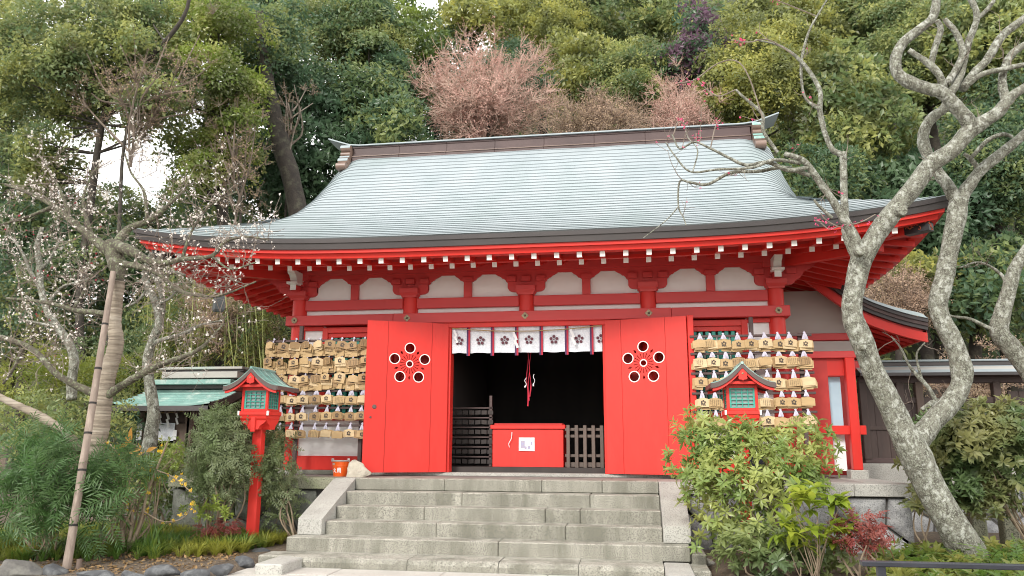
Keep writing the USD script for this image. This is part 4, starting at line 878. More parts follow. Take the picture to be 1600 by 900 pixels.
# ================================================================ wing building at the right of the hall
wg = thing('side_building', 'red annex with curved roof edge behind the big lichened tree', 'annex', (4.6, 2.0, 0))
yv = 1.2
tp = crom([at(1330, 455, yv), at(1352, 469, yv), at(1380, 480, yv), at(1415, 491, yv), at(1450, 499, yv)], 4); tp = np.vstack([tp[0] + np.array([-.75, 0, .62]), tp])
def vsec(dz0, dz1, y0, y1): return np.array([[(p[0], y0, p[2] + dz0), (p[0], y0, p[2] + dz1), (p[0], y1, p[2] + dz1), (p[0], y1, p[2] + dz0), (p[0], y0, p[2] + dz0)] for p in tp])
part(wg, 'roof', MB().grid(np.array([[(p[0], yv + a_, p[2] + .014 + b_) for a_, b_ in ((-.02, 0), (.05, .03), (.18, .10), (.36, .155), (.6, .175), (5.2, .175))] for p in tp]), flip=True), COPPER, smooth=True)
for k in range(3): part(wg, 'verge_layer', MB().grid(vsec(.012 - .058 * k, -.044 - .058 * k, yv + .02 * k, 6.3)), FASCIA if k != 1 else COPPERB)
part(wg, 'verge_board', MB().grid(vsec(-.165, -.20, yv + .10, 6.2)), REDD); part(wg, 'verge_board', MB().grid(vsec(-.20, -.345, yv + .08, yv + .16)), RED)
part(wg, 'soffit', MB().grid(np.array([[(p[0], y_, p[2] - .22) for y_ in (yv + .1, 6.3)] for p in tp])), REDD)
for k in range(15):
    y_ = yv + .28 + k * .30; part(wg, 'rafter', MB().tube([(p[0] - .04, y_, p[2] - .265) for p in tp[1:]], .04, 4), RED)
part(wg, 'eave_board', MB().box(tp[-1][0] - .06, tp[-1][0] - .01, yv + .1, 6.2, tp[-1][2] - .30, tp[-1][2] - .16), RED)
yw = 1.55
def zpx(py, y=yw, px=1300): return at(px, py, y)[2]
part(wg, 'gable_board', MB().box(3.67, 5.3, yw + .10, yw + .14, zpx(521), 2.95), GREYW)
part(wg, 'wall', MB().box(3.67, 5.05, yw + .10, yw + .14, -.02, zpx(521)), REDD)
xr = at(1345, 560, yw)[0]
for a, b, d, mt in ((520, 531, .04, REDB), (551, 559, -.03, REDB), (564, 578, .02, REDB)): part(wg, 'beam', MB().box(3.67, xr + (.03 if a == 551 else 0), yw + d, yw + .12, zpx(b), zpx(a), .006), mt)
part(wg, 'transom_board', MB().box(3.67, xr - .08, yw + .07, yw + .11, zpx(551), zpx(532), .003), GREYW)
xp = at(1333, 650, .35)[0]
part(wg, 'post', MB().box(xp - .065, xp + .065, .29, .42, .12, 1.70, .008), RED); part(wg, 'post_footing', MB().box(xp - .12, xp + .12, .24, .47, -.01, .12, .01), GRANL)
part(wg, 'beam', MB().box(3.75, xp + .10, .30, .41, 1.701, 1.80, .006), REDB); part(wg, 'beam', MB().box(3.72, xp + .16, .33, .38, zpx(679, .35), zpx(665, .35), .005), RED)
part(wg, 'side_panel', MB().box(3.76, xp - .30, .36, .39, .1, 1.70), REDD); part(wg, 'side_panel', MB().box(xp - .30, xp - .068, .37, .40, 1.45, 1.70), RED)
bl = thing('notice_board', 'pale blue board with a navy edge leaning in the red annex opening', 'board', (xp - .25, .55, .0))
part(bl, 'sheet', MB().box(xp - .30, xp - .10, .50, .515, .66, 1.44), BLUE); part(bl, 'edge', MB().box(xp - .345, xp - .302, .495, .52, .64, 1.45), pm('navy_edge', (.03, .035, .12), (.045, .05, .15), 6)); part(bl, 'foot', MB().box(xp - .33, xp - .1, .49, .53, .10, .64), PAPER)
cv = atz(1182, 741, 0.0)
v = np.array([(0.0, 0, .80)] + [(.17 * math.cos(a), .13 * math.sin(a), 0.02) for a in np.linspace(0, 2 * PI, 13)[:-1]] + [(.115 * math.cos(a) * (1 + .15 * math.sin(3 * a)), .09 * math.sin(a), .38) for a in np.linspace(0, 2 * PI, 13)[:-1]])
cc = np.array([3.13, -.78, 0]); i = np.arange(12); fr = np.vstack([np.stack([1 + i, 1 + (i + 1) % 12, 13 + (i + 1) % 12], 1), np.stack([1 + i, 13 + (i + 1) % 12, 13 + i], 1), np.stack([13 + i, 13 + (i + 1) % 12, np.zeros(12, int)], 1)])
top('cloth_cover', (v * [1, 1, .92] + cc, fr), NAVY, 'dark navy cone of folded cloth behind the right lantern', 'cloth', smooth=True)

# ================================================================ fence at the right
fn = thing('wooden_fence', 'dark brown board fence under a narrow copper roof on the right', 'fence', (7.0, 1.7, .2))
yf = 1.7
def fx(px, py=650): return at(px, py, yf)[0]
def fz(py, px=1450): return at(px, py, yf)[2]
XL, XR = fx(1345) + .0, fx(1600) + 2.6
part(fn, 'sill', MB().box(XL, XR, yf - .06, yf + .08, fz(724), fz(716), .006), DWOODH)
part(fn, 'top_beam', MB().box(XL, XR, yf - .06, yf + .06, fz(599), fz(589), .005), DWOODH)
for s in (-1, 1):
    for k in range(3):
        part(fn, 'roof_strip', MB().grid(np.array([[(x, yf + s * a, z) for x in np.linspace(XL - .05, XR, 2)] for a, z in ((.36 - .12 * k, fz(585) + .055 * k), (.24 - .12 * k, fz(585) + .055 * (k + 1)), )])), COPPERL if k % 2 else COPPER)
    part(fn, 'roof_fascia', MB().box(XL - .05, XR, yf + s * .345 - .012, yf + s * .345 + .012, fz(585) - .045, fz(585) + .004), FASCIA)
    part(fn, 'bracket', MB().box(XL, XR, yf + s * .14 - .03, yf + s * .14 + .03, fz(585) - .045, fz(585) - .01), DWOODH)
part(fn, 'ridge_cap', MB().box(XL - .08, XR, yf - .09, yf + .09, fz(573), fz(566), .01), FASCIA); part(fn, 'ridge_cap', MB().box(XL - .08, XR, yf - .11, yf + .11, fz(566), fz(563), .006), COPPER)
rg = np.random.default_rng(9)
x = XL + .02
posts = [fx(1350), fx(1408), fx(1438), fx(1560), fx(1600) + .9, fx(1600) + 2.0]
for p in posts: part(fn, 'post', MB().box(p - .055, p + .055, yf - .075, yf + .05, fz(718), fz(597), .006), GWOOD if p == posts[2] else DWOOD)
while x < XR:
    w_ = rg.uniform(.15, .20); zt = fz(600) if x < posts[1] else (fz(626) if x < posts[3] else fz(612))
    part(fn, 'board', MB().box(x + .002, x + w_ - .002, yf - .012 + rg.uniform(-.004, .004), yf + .02, fz(718), zt - rg.uniform(0, .004), .003), DWOOD); x += w_
part(fn, 'rail', MB().box(posts[1], XR, yf - .035, yf + .03, fz(630), fz(621), .004), DWOOD); part(fn, 'rail', MB().box(XL, XR, yf - .035, yf - .01, fz(672), fz(666), .003), DWOOD)
fb = thing('stone_footing', 'low stone footing under the dark board fence', 'stone wall', (7, 1.6, -.85))
part(fb, 'core', MB().box(4.95, XR, 1.5, 2.2, -1.0, fz(724) - .012), JOINT)
x = 4.93
while x < XR - .2:
    w_ = rg.uniform(.6, .95); part(fb, 'stone', MB().box(x + .004, x + w_ - .004, 1.43 + rg.uniform(-.01, .01), 1.9, -.12, fz(724) - .004, .012), GRANL); x += w_
stone_field(fb, 4.9, XR, -1.0, -.13, 1.49, 10, 2, 31, ROUGHST)
for k, (px_, py_) in enumerate(((1568, 760), (1520, 760))):
    q = at(px_, py_, -.2); top('stone_post', MB().box(q[0] - .09, q[0] + .09, -.29, -.11, -.95, at(px_, 688 + 14 * k, -.2)[2], .015), GRANM, ('weathered stone post behind the ferns at the right', 'shorter weathered stone post left of the other one')[k], 'stone post')

# ================================================================ small shrine at the left
ss_ = thing('small_shrine', 'small dark wooden shrine with green copper roof behind the plum trunks', 'small shrine', (-6.3, 1.6, -.1))
yb = 1.15
def sx_(px, py=680, y=yb): return at(px, py, y)[0]
def sz_(py, px=260, y=yb): return at(px, py, y)[2]
xL, xR = sx_(222), sx_(296); zb_, ze = sz_(726), sz_(640)
zbase = zb_
part(ss_, 'stone_base', MB().box(xL - .55, xR + .5, yb - .5, yb + 1.8, -1.0, zb_ - .05, .02), ROUGHSTG); part(ss_, 'sill', MB().box(xL - .1, xR + .1, yb - .05, yb + 1.3, zb_ - .05, zb_ + .03, .01), GWOOD)
for x_ in (xL, sx_(238), sx_(293), xR):
    part(ss_, 'post', MB().box(x_ - .045, x_ + .045, yb - .045, yb + .045, zb_ + .03, ze + .05, .006), GWOOD)
for x_ in (xL, xR): part(ss_, 'post', MB().box(x_ - .045, x_ + .045, yb + 1.155, yb + 1.245, zb_ + .03, ze + .05, .006), GWOOD)
part(ss_, 'back_wall', MB().box(xL, xR, yb + 1.18, yb + 1.22, zb_, ze + .3), INNER)
for x_ in (xL, xR): part(ss_, 'side_wall', MB().box(x_ - .02, x_ + .02, yb + .05, yb + 1.15, zb_, ze + .02), DWOOD)
part(ss_, 'lintel', MB().box(xL - .06, xR + .06, yb - .05, yb + .05, ze - .02, ze + .10, .006), DWOOD); part(ss_, 'lattice_board', MB().box(xL + .05, xR - .05, yb + .0, yb + .03, sz_(660), ze - .02), DWOOD)
part(ss_, 'door_panel', MB().box(sx_(272), sx_(291), yb - .02, yb + .02, zb_ + .03, sz_(662), .004), GWOOD); part(ss_, 'door_panel', MB().box(sx_(224), sx_(238), yb - .02, yb + .02, zb_ + .03, sz_(662), .004), GWOOD)
part(ss_, 'threshold', MB().box(sx_(238), sx_(272), yb - .03, yb + .03, zb_ + .03, sz_(714), .004), DWOOD)
part(ss_, 'cloth', MB().grid(np.array([[(x_, yb - .06 - .012 * math.sin(8 * x_ + z_ * 5), z_) for x_ in np.linspace(sx_(246), sx_(275), 9)] for z_ in np.linspace(sz_(689), sz_(661), 6)])), CLOTH, smooth=True)
part(ss_, 'paper_note', MB().box(sx_(274), sx_(279.5), yb - .075, yb - .07, sz_(687), sz_(672)), PAPER); part(ss_, 'paper_note', MB().box(sx_(217), sx_(225), yb - .075, yb - .07, sz_(688), sz_(661)), PAPER)
part(ss_, 'rope', MB().tube(crom([(xL - .05, yb - .09, sz_(642)), ((xL + xR) / 2, yb - .09, sz_(645)), (xR + .1, yb - .09, sz_(641))], 5), .012, 6), ROPE)
for px_ in (252, 264, 278): shide(ss_, (sx_(px_), yb - .10, sz_(643)), .9 + .2 * (px_ == 264))
# roof: front and back concave slopes, then the stacked ridge
ex0, ex1 = sx_(173, 635, yb - .55), sx_(327, 635, yb - .55); rx0, rx1 = sx_(207, 608, yb + .55), sx_(354, 608, yb + .55)
ef, rz_ = sz_(634, 250, yb - .55), sz_(607, 280, yb + .55)
for s in (-1, 1):
    for k in range(8):
        t0, t1 = k / 8, (k + 1) / 8 + .02
        prf = lambda t: (yb + .55 + s * 1.10 * (1 - t), ef + (rz_ - ef) * (.55 * t + .45 * t * t))
        P = []
        for t, dz in ((t0, .022), (t1, .0)):
            y_, z_ = prf(t); P.append([(x_, y_, z_ + dz + .05 * abs(u) ** 3 * (1 - t)) for u, x_ in zip(np.linspace(-1, 1, 13), np.linspace(ex0 * (1 - t) + rx0 * t if False else ex0, ex1, 13))])
        P.insert(0, [(a, b, c - .03) for a, b, c in P[0]])
        part(ss_, 'copper_course', MB().grid(np.array(P)), COPPERG)
    P = np.array([[(x_, yb + .55 + s * 1.10 * (1 - t), ef + (rz_ - ef) * (.55 * t + .45 * t * t) - .07) for x_ in (ex0 + .04, ex1 - .04)] for t in np.linspace(0, 1, 8)]); part(ss_, 'soffit', MB().grid(P), DWOOD)
    part(ss_, 'eave_fascia', MB().box(ex0 + .02, ex1 - .02, yb + .55 + s * 1.085 - .02, yb + .55 + s * 1.085 + .02, ef - .085, ef + .0), FASCIA)
    for k in range(10): x_ = ex0 + .15 + k * (ex1 - ex0 - .3) / 9; part(ss_, 'rafter', MB().tube([(x_, yb + .55 + s * 1.05 * (1 - t), ef + (rz_ - ef) * (.55 * t + .45 * t * t) - .10) for t in np.linspace(0, 1, 5)], .028, 4), DWOOD)
    for xe_ in (ex0, ex1):
        P = np.array([[(xe_ + o_, yb + .55 + s * 1.10 * (1 - t), ef + (rz_ - ef) * (.55 * t + .45 * t * t) + dz + .05 * (1 - t)) for o_, dz in ((-.02, .01), (-.02, -.13), (.02, -.13), (.02, .01), (-.02, .01))] for t in np.linspace(0, 1, 9)]); part(ss_, 'verge_board', MB().grid(P), DWOOD)
for xe_ in (xL, xR): part(ss_, 'gable_wall', MB().prism(Polygon([(yb, ze), (yb + 1.2, ze), (yb + .55, rz_ - .1)]), (xe_ - .02, 0, 0), (0, 1, 0), (0, 0, 1), .04), DWOOD)
lay = ((207, 364, 600, 607, .20, FASCIA), (209, 366, 593, 600, .34, COPPERG), (238, 382, 590.5, 593, .16, FASCIA), (238, 384, 581, 590.5, .26, COPPERL), (228, 414, 577, 581, .14, FASCIA), (217, 418, 573.5, 577, .19, COPPERL))
for a, b, p0, p1, hw, mt in lay:
    yy = yb + .55 - hw; part(ss_, 'ridge_layer', MB().box(ex0 + (a - 207) * .007 + .12, ex1 - (384 - min(b, 384)) * .004 + .05 * (b > 400), yb + .55 - hw, yb + .55 + hw, sz_(p1, 280, yy) - .004, sz_(p0, 280, yy), .006), mt)
wr = thing('wooden_railing', 'low weathered wooden railing in front of the small shrine', 'railing', (-5.6, .2, -.8))
for px0, px1, py in ((140, 222, 731), (140, 200, 812)):
    a, b = at(px0, py, -.4), at(px1, py, -.4); part(wr, 'rail', MB().beam(a, b, .06, .06, .008), GWOOD)
for px_ in (146, 163, 182, 200): a, b = at(px_, 731, -.37), at(px_, 830, -.37); part(wr, 'post', MB().beam(b, a, .045, .045, .006, up=(0, 1, 0)), GWOOD)
q = at(342, 474, -2.2)
sp = thing('hanging_lamp', 'dark grey box lamp hanging under the plum branches', 'hanging lamp', q)
part(sp, 'housing', MB().tube([q + [0, 0, -.11], q + [0, 0, -.085], q + [0, 0, .09], q + [0, 0, .105]], [.075, .088, .080, .06], 4), pm('lamp_grey', (.035, .04, .042), (.05, .055, .056), 8, rough=.5)); part(sp, 'hook', MB().tube([q + [0, 0, .10], q + [.01, 0, .19]], .006, 5), BLACKM)

# ================================================================ leaves and clumps
def leaf(l, w, fold=.25, droop=.15, n=2):
    """a lens-shaped leaf along +x with a folded midrib"""
    x = np.linspace(0, 1, n + 2); hw = np.sin(np.clip(x, 0, 1) ** .8 * PI) * w / 2; V = []; F = []
    for i, t in enumerate(x):
        z = -droop * l * t * t
        V += [(t * l, -hw[i], z + hw[i] * fold), (t * l, 0, z), (t * l, hw[i], z + hw[i] * fold)]
    for i in range(n + 1):
        a = 3 * i
        for o in (0, 1): F.append((a + o, a + 3 + o, a + 4 + o, a + 1 + o))
    return np.array(V, float), np.array(F)
def place(v, M, p, s=1.0): return v @ (M.T * s) + p
def rotm(az, el, roll=0.0):
    d = np.array([math.cos(az) * math.cos(el), math.sin(az) * math.cos(el), math.sin(el)]); y = np.cross([0, 0, 1.0], d); y /= np.linalg.norm(y) + 1e-9; z = np.cross(d, y)
    c, s = math.cos(roll), math.sin(roll); return np.stack([d, c * y + s * z, -s * y + c * z], 1)
def quadleaf(l, w):
    return np.array([(0, 0, 0), (.45 * l, -w / 2, .04 * l), (l, 0, -.05 * l), (.45 * l, w / 2, .04 * l)], float), np.array([[0, 1, 2], [0, 2, 3]])
def clump(n, R, th, l, w, seed, tilt=.65):
    rg = np.random.default_rng(seed); mb = MB(); lv, lf = quadleaf(1, w / l)
    for _ in range(n):
        r, a = R * math.sqrt(rg.random()), rg.uniform(0, 2 * PI); p = np.array([r * math.cos(a), r * math.sin(a), th * (rg.random() - .5) - .35 * r * r / R])
        az = a + rg.normal() * .9; M = rotm(az, rg.normal() * tilt - .15, rg.normal() * tilt); mb.add(place(lv, M, p, l * rg.uniform(.7, 1.25)), lf)
    return mb
def rosette(n, l, w, seed, el=.25, jit=.3):
    rg = np.random.default_rng(seed); mb = MB(); lv, lf = leaf(l, w, n=1)
    for k in range(n): mb.add(place(lv, rotm(k * 2.4 + rg.normal() * .2, el + rg.normal() * jit, rg.normal() * .2), np.array([0, 0, rg.uniform(-.02, .01)]), rg.uniform(.75, 1.1)), lf)
    return mb
def frond(n, l, ll, lw, seed, pairs_el=.1, curve=.5, taper=.5):
    rg = np.random.default_rng(seed); mb = MB(); lv, lf = leaf(1, lw / ll, n=1); pts = []
    for i in range(n):
        t = (i + 1) / n; p = np.array([l * t * (1 - .12 * curve * t), 0, l * (.18 * t - curve * .45 * t * t)]); pts.append(p)
        for s in (-1, 1): mb.add(place(lv, rotm(s * (1.15 - .35 * t) + rg.normal() * .08, pairs_el + rg.normal() * .12 - .2 * t, rg.normal() * .2), p, ll * (1 - taper * t * t) * rg.uniform(.9, 1.1)), lf)
    mb.add(place(lv, rotm(0, -.3), pts[-1], ll * .7), lf); mb.tube(np.vstack([[0, 0, 0], pts]), .0035, 3, False); return mb
def blade_tuft(n, h, w, seed, spread=.6):
    rg = np.random.default_rng(seed); mb = MB()
    for _ in range(n):
        a = rg.uniform(0, 2 * PI); L = h * rg.uniform(.6, 1.15); sp_ = spread * rg.uniform(.3, 1.2); q = []
        for t in (0, .4, .75, 1): q.append(np.array([math.cos(a), math.sin(a), 0]) * L * sp_ * t * t + np.array([0, 0, L * (t - .35 * sp_ * t * t)]) + np.array([math.cos(a), math.sin(a), 0]) * .02)
        s = np.array([-math.sin(a), math.cos(a), 0]) * w / 2; mb.grid(np.array([[q[0] - s, q[0] + s], [q[1] - s, q[1] + s], [q[2] - s * .8, q[2] + s * .8], [q[3], q[3]]]))
    return mb
CL = {}
def clumps(mat, l, key, n=30, R=.36, w=None, th=.16):
    if key not in CL: CL[key] = [clump(n, R, th, l, w or l * .50, 100 + i + len(CL) * 7) for i in range(3)]
    return [(m, mat) for m in CL[key]]

def puff_points(c, r, n, rng, zs=.8, back=.5):
    out_p, out_d = [], []
    while len(out_p) < n:
        d = rng.normal(size=3); d /= np.linalg.norm(d)
        if d[2] < -.55 or (d[1] > .35 and rng.random() > back): continue
        out_p.append(np.asarray(c) + d * np.array([r, r, r * zs]) * rng.uniform(.72, 1.06)); out_d.append(d)
    return out_p, out_d
def ellipse_puffs(px, py, rx, ry, y, n, pr, rng, dy=1.2):
    """crown of n rounded puffs filling an ellipse (given as seen in the photograph, set at depth y)"""
    out = []; k = np.linalg.norm(at(px, py, y) - CAM) / FPX
    for i in range(n):
        a, r = i * 2.399 + rng.uniform(-.4, .4), math.sqrt((i + .5) / n); q = np.array([px + rx * r * math.cos(a), py + ry * r * math.sin(a)])
        yy = y + dy * (-1 + 1.6 * r * r) * rng.uniform(.6, 1.0) + dy * .3 * (q[1] < py) ; out.append((at(q[0], q[1], yy), pr * k * rng.uniform(.75, 1.2)))
    return out
DENS = 46
def tree(name, label, cat, trunk, puffs, mats, leaf_l=.13, dens=1.0, bark=None, group=None, csz=1.0, trunk_y=None, limbs=True, seed=1, zs=.8, key=None):
    rng = np.random.default_rng(seed); cen = np.mean([p for p, r in puffs], 0)
    if trunk is None:
        bx, by = cen[0], cen[1] + .4; bz = float(ground_z(bx, by)); tr = crom([(bx, by, bz - .3), (bx + rng.normal() * .2, by, bz + (cen[2] - bz) * .5), (cen[0], by - .1, cen[2] + .2)], 5); rad = np.linspace(.24, .10, len(tr))
    else: tr, rad = trunk
    t = thing(name, label, cat, tr[0], group); part(t, 'trunk', MB().tube(tr, rad, 9, wob=.25, seed=seed), bark or BARKD, smooth=True)
    if limbs:
        lm_ = MB()
        for p, r in puffs:
            k = int(np.argmin(np.linalg.norm(tr - p, axis=1) + np.where(tr[:, 2] > p[2] - .1, 2.0, 0))); a = tr[k]; mid = (a + p) / 2 + rng.normal(size=3) * .15 * np.linalg.norm(p - a) * .5; lm_.tube(crom([a, mid, p], 4), np.linspace(min(rad[k] * .4, .05), .012, 9), 5)
        part(t, 'limb', lm_, bark or BARKD, kind='stuff')
    P, D = [], []
    for p, r in puffs:
        pp, dd = puff_points(p, r, max(8, int(dens * DENS * (r / csz) ** 2)), rng, zs); P += pp; D += dd
    P, D = np.array(P), np.array(D); sx, sy = screen(P); kp = (sx > -160) & (sx < 1760) & (sy > -130); P, D = P[kp], D[kp]; z = D * .75 + np.array([0, 0, .55]) + rng.normal(size=D.shape) * .28
    idx = rng.permutation(len(P)); ms = mats if isinstance(mats, list) else [mats]; cut = np.array_split(idx, len(ms))
    for m, ix in zip(ms, cut): scatter(t, 'crown', clumps(m, leaf_l, key or f'l{leaf_l}'), P[ix], frames(z[ix], rng), csz * rng.uniform(.8, 1.25, len(ix)), rng)
    return t
def px_line(pts, per=4):
    """main stem measured in the photograph: (px, py, depth y, width in px)"""
    p = np.array([at(a, b, y) for a, b, y, w in pts]); r = np.array([.395 * w * float((at(a, b, y) - CAM) @ CF) / FPX for a, b, y, w in pts])
    q = crom(p, per); rr = np.interp(np.linspace(0, len(p) - 1, len(q)), np.arange(len(p)), r); return q, rr

# ================================================================ the wooded slope behind
rng = np.random.default_rng(77); E = lambda *a, **k: ellipse_puffs(*a, rng, **k)
T = [
 ('dense dark evergreen climbing the slope directly left of the pinkish tree', E(570, 130, 75, 120, 11, 16, 42), [L_DEEP, L_MID]),
 ('ivy-hung dark evergreen left of the roof ridge end', E(470, 230, 95, 110, 9.5, 18, 42), [L_DEEP, L_DEEP]),
 ('mid green evergreen leaning over the left of the roof', E(530, 60, 95, 60, 12, 14, 40), [L_MID, L_OLIVE]),
 ('yellow-green round tree at the top left of the pinkish tree', E(625, 55, 60, 48, 13.5, 9, 34), [L_BRIGHT, L_MID]),
 ('yellowish dome-shaped tree at the top edge above the roof', E(735, 28, 50, 34, 16, 8, 30), [L_YEL, L_OLIVE]),
 ('broad olive dome tree at the top edge above the roof centre', E(845, 38, 75, 45, 17, 12, 34), [L_OLIVE, L_YEL]),
 ('grey-green tree in shade at the top between two domes', E(930, 40, 50, 70, 18, 10, 34), [L_MID, L_OLIVE]),
 ('yellow-topped green dome tree right of the pinkish tree', E(905, 110, 45, 55, 12.5, 9, 30), [L_OLIVE, L_YEL]),
 ('glossy green layered dome above the ridge right of centre', E(985, 125, 58, 42, 11.5, 11, 28), [L_MID, L_OLIVE]),
 ('purple-leaved climber covered tree above the ridge', E(1085, 80, 42, 75, 12, 10, 30), [L_PURP, L_DEEP]),
 ('olive tree at the top edge left of the purple tree', E(1020, 25, 55, 40, 16, 8, 32), [L_OLIVE, L_MID]),
 ('large yellow-green spreading tree right of the ridge end', E(1190, 120, 95, 85, 10.5, 20, 36), [L_OLIVE, L_YEL]),
 ('yellow flecked tree at the top behind the pink blossom twigs', E(1230, 30, 90, 40, 14, 12, 34), [L_YEL, L_OLIVE]),
 ('olive-leaved tree filling the middle right behind the lichened trunk', E(1330, 190, 90, 90, 10, 18, 38), [L_OLIVE, L_MID]),
 ('dark evergreen behind the upper fork of the lichened tree', E(1440, 90, 90, 90, 12.5, 16, 40), [L_OLIVE, L_MID]),
 ('dark green tree at the top right corner', E(1560, 60, 80, 90, 11, 14, 42), [L_MID, L_OLIVE]),
 ('shaded dark tree right of the roof corner', E(1440, 330, 95, 75, 9.2, 17, 38), [L_DEEP, L_DEEP]),
 ('dense dark tree at the right edge behind the lichened limbs', E(1565, 260, 70, 110, 9.5, 16, 42), [L_DEEP, L_MID]),
 ('low pale shrub tree in the dark right of the annex roof', E(1425, 425, 60, 22, 7.6, 9, 22), [L_OLIVE, L_YEL]),
 ('dark laurel above the board fence at the right', E(1540, 455, 85, 70, 8.2, 15, 36), [L_DEEP, L_MID]),
 ('low dark evergreen behind the right roof slope', E(1290, 280, 70, 40, 8.6, 10, 32), [L_MID, L_DEEP]),
 ('dark evergreen at the top right behind the lichened forks', E(1375, 25, 60, 45, 15, 10, 40), [L_OLIVE, L_MID]),
 ('shaded evergreen low behind the wrapped trunk', E(175, 545, 80, 60, 8.5, 12, 40), [L_DEEP, L_MID]),
 ('olive evergreen standing back below the sky gap', E(165, 375, 90, 55, 10, 13, 38), [L_MID, L_OLIVE]),
 ('dark tree behind the far left blossoms', E(30, 420, 75, 95, 9, 14, 42), [L_DEEP, L_MID]),
 ('green tree behind the small shrine roof', E(290, 520, 90, 60, 8.8, 13, 38), [L_MID, L_YEL]),
 ('dark evergreen between the sky gap and the eave', E(310, 360, 70, 60, 10.5, 12, 38), [L_DEEP, L_MID]),
 ('dark evergreen at the top edge left of the yellow domes', E(440, 0, 60, 40, 14, 9, 38), [L_MID, L_DEEP]),
 ('olive tree at the top edge behind the left tall tree', E(330, 0, 80, 50, 12, 10, 38), [L_OLIVE, L_DEEP]),
 ('dark evergreen behind the fork of the white plum', E(215, 425, 50, 45, 9.3, 9, 36), [L_DEEP, L_MID]),
 ('dark ivy-green tree filling the gap beside the left roof slope', E(425, 300, 45, 42, 10.8, 9, 36), [L_DEEP, L_MID]),
 ('leafy evergreen just behind the ridge left of its centre', E(610, 200, 50, 45, 9, 8, 32), [L_MID, L_DEEP]),
 ('dark evergreen behind the pinkish bare tree', E(745, 150, 120, 85, 15, 16, 46), [L_DEEP, L_DEEP]),
 ('shaded evergreen above the right half of the ridge', E(1060, 165, 70, 40, 14, 10, 36), [L_DEEP, L_DEEP]),
]
for i, (lb, pf, ms) in enumerate(T): tree('slope_tree', lb, 'tree', None, pf, ms, seed=200 + i, dens=(1.0, .8, 1.25)[i % 3], leaf_l=(.16, .18, .13)[i % 3], csz=(1.0, 1.06, .9)[i % 3])
rg = np.random.default_rng(19); ug = thing('undergrowth', 'mixed green undergrowth covering the steep slope between the trees', 'undergrowth', (4, 16, 0), kind='stuff')
P = np.c_[rg.uniform(-15, 19, 2600), 9 + 30 * rg.random(2600) ** 1.5]; P = np.c_[P, ground_z(P[:, 0], P[:, 1]) + rg.uniform(.1, .9, 2600)]; sx, sy = screen(P); P = P[(sx > -200) & (sx < 1800) & (sy > -260)]
for m_, ix in zip((L_DEEP, L_MID, L_OLIVE), np.array_split(rg.permutation(len(P)), 3)): scatter(ug, 'leaves', clumps(m_, .16, 'l0.16'), P[ix], frames(np.tile([[0, -.5, 1.0]], (len(ix), 1)) + rg.normal(size=(len(ix), 3)) * .3, rg), rg.uniform(1.5, 2.4, len(ix)), rg)
# left: tall loose trees with sky showing through
tr = px_line([(130, 640, 5.2, 17), (124, 470, 5.2, 15), (140, 330, 5.2, 14), (168, 160, 5.0, 12), (225, 100, 4.8, 10), (285, 30, 4.6, 8), (300, -30, 4.6, 6)])
pf = E(90, 70, 135, 100, 5.0, 24, 36) + E(55, 220, 85, 80, 5.6, 14, 32) + E(235, 150, 75, 55, 5.2, 12, 28) + E(200, 60, 80, 70, 5.4, 11, 32)
tree('tall_tree', 'tall loose olive tree with a dark forked trunk at the top left', 'tree', tr, pf, [L_OLIVE, L_MID], seed=301, dens=1.35, leaf_l=.12, csz=.85)
tr = px_line([(362, 560, 6.5, 26), (350, 400, 6.5, 24), (345, 250, 6.5, 20), (330, 120, 6.4, 15), (340, 0, 6.4, 10)])
pf = E(330, 90, 80, 115, 6.2, 18, 36) + E(310, 255, 50, 50, 6.0, 9, 28) + E(375, 190, 40, 90, 6.6, 8, 30)
tree('tall_tree', 'yellow-green tall tree beside the sky gap left of the roof', 'tree', tr, pf, [L_OLIVE, L_BRIGHT], seed=302, dens=1.5, leaf_l=.12, csz=.85)
tr = px_line([(476, 400, 7.4, 40), (458, 290, 7.4, 38), (432, 200, 7.4, 34), (416, 120, 7.4, 26), (405, 20, 7.4, 18)])
tree('tall_tree', 'dark leaning trunk draped in ivy left of the roof', 'tree', tr, E(415, 90, 55, 85, 8.4, 11, 34), [L_MID, L_DEEP], seed=303, dens=1.5, leaf_l=.13)
tr = px_line([(10, 620, 6.8, 30), (18, 400, 6.8, 26), (10, 200, 6.8, 20), (30, 60, 6.8, 14)])
tree('tall_tree', 'dense dark tree at the far left edge', 'tree', tr, E(25, 330, 70, 90, 6.6, 12, 36) + E(20, 120, 55, 90, 7.0, 8, 36), [L_DEEP, L_MID], seed=304, dens=1.3, leaf_l=.12)
for i, (lb, pf, ms) in enumerate([
  ('dark shrub tree behind the white plum blossoms', E(110, 390, 110, 80, 6.2, 16, 38), [L_DEEP, L_MID]),
  ('dark evergreen low behind the eave at the left', E(330, 400, 80, 60, 7.4, 12, 36), [L_DEEP, L_MID]),
  ('shaded evergreen low between the plum trunks', E(290, 500, 90, 55, 6.4, 12, 36), [L_DEEP, L_MID]),
  ('dark evergreen at the left edge above the azaleas', E(40, 500, 80, 60, 5.6, 11, 36), [L_DEEP, L_OLIVE])]):
    tree('shrub_tree', lb, 'tree', None, pf, ms, seed=330 + i, leaf_l=.12, csz=.9)
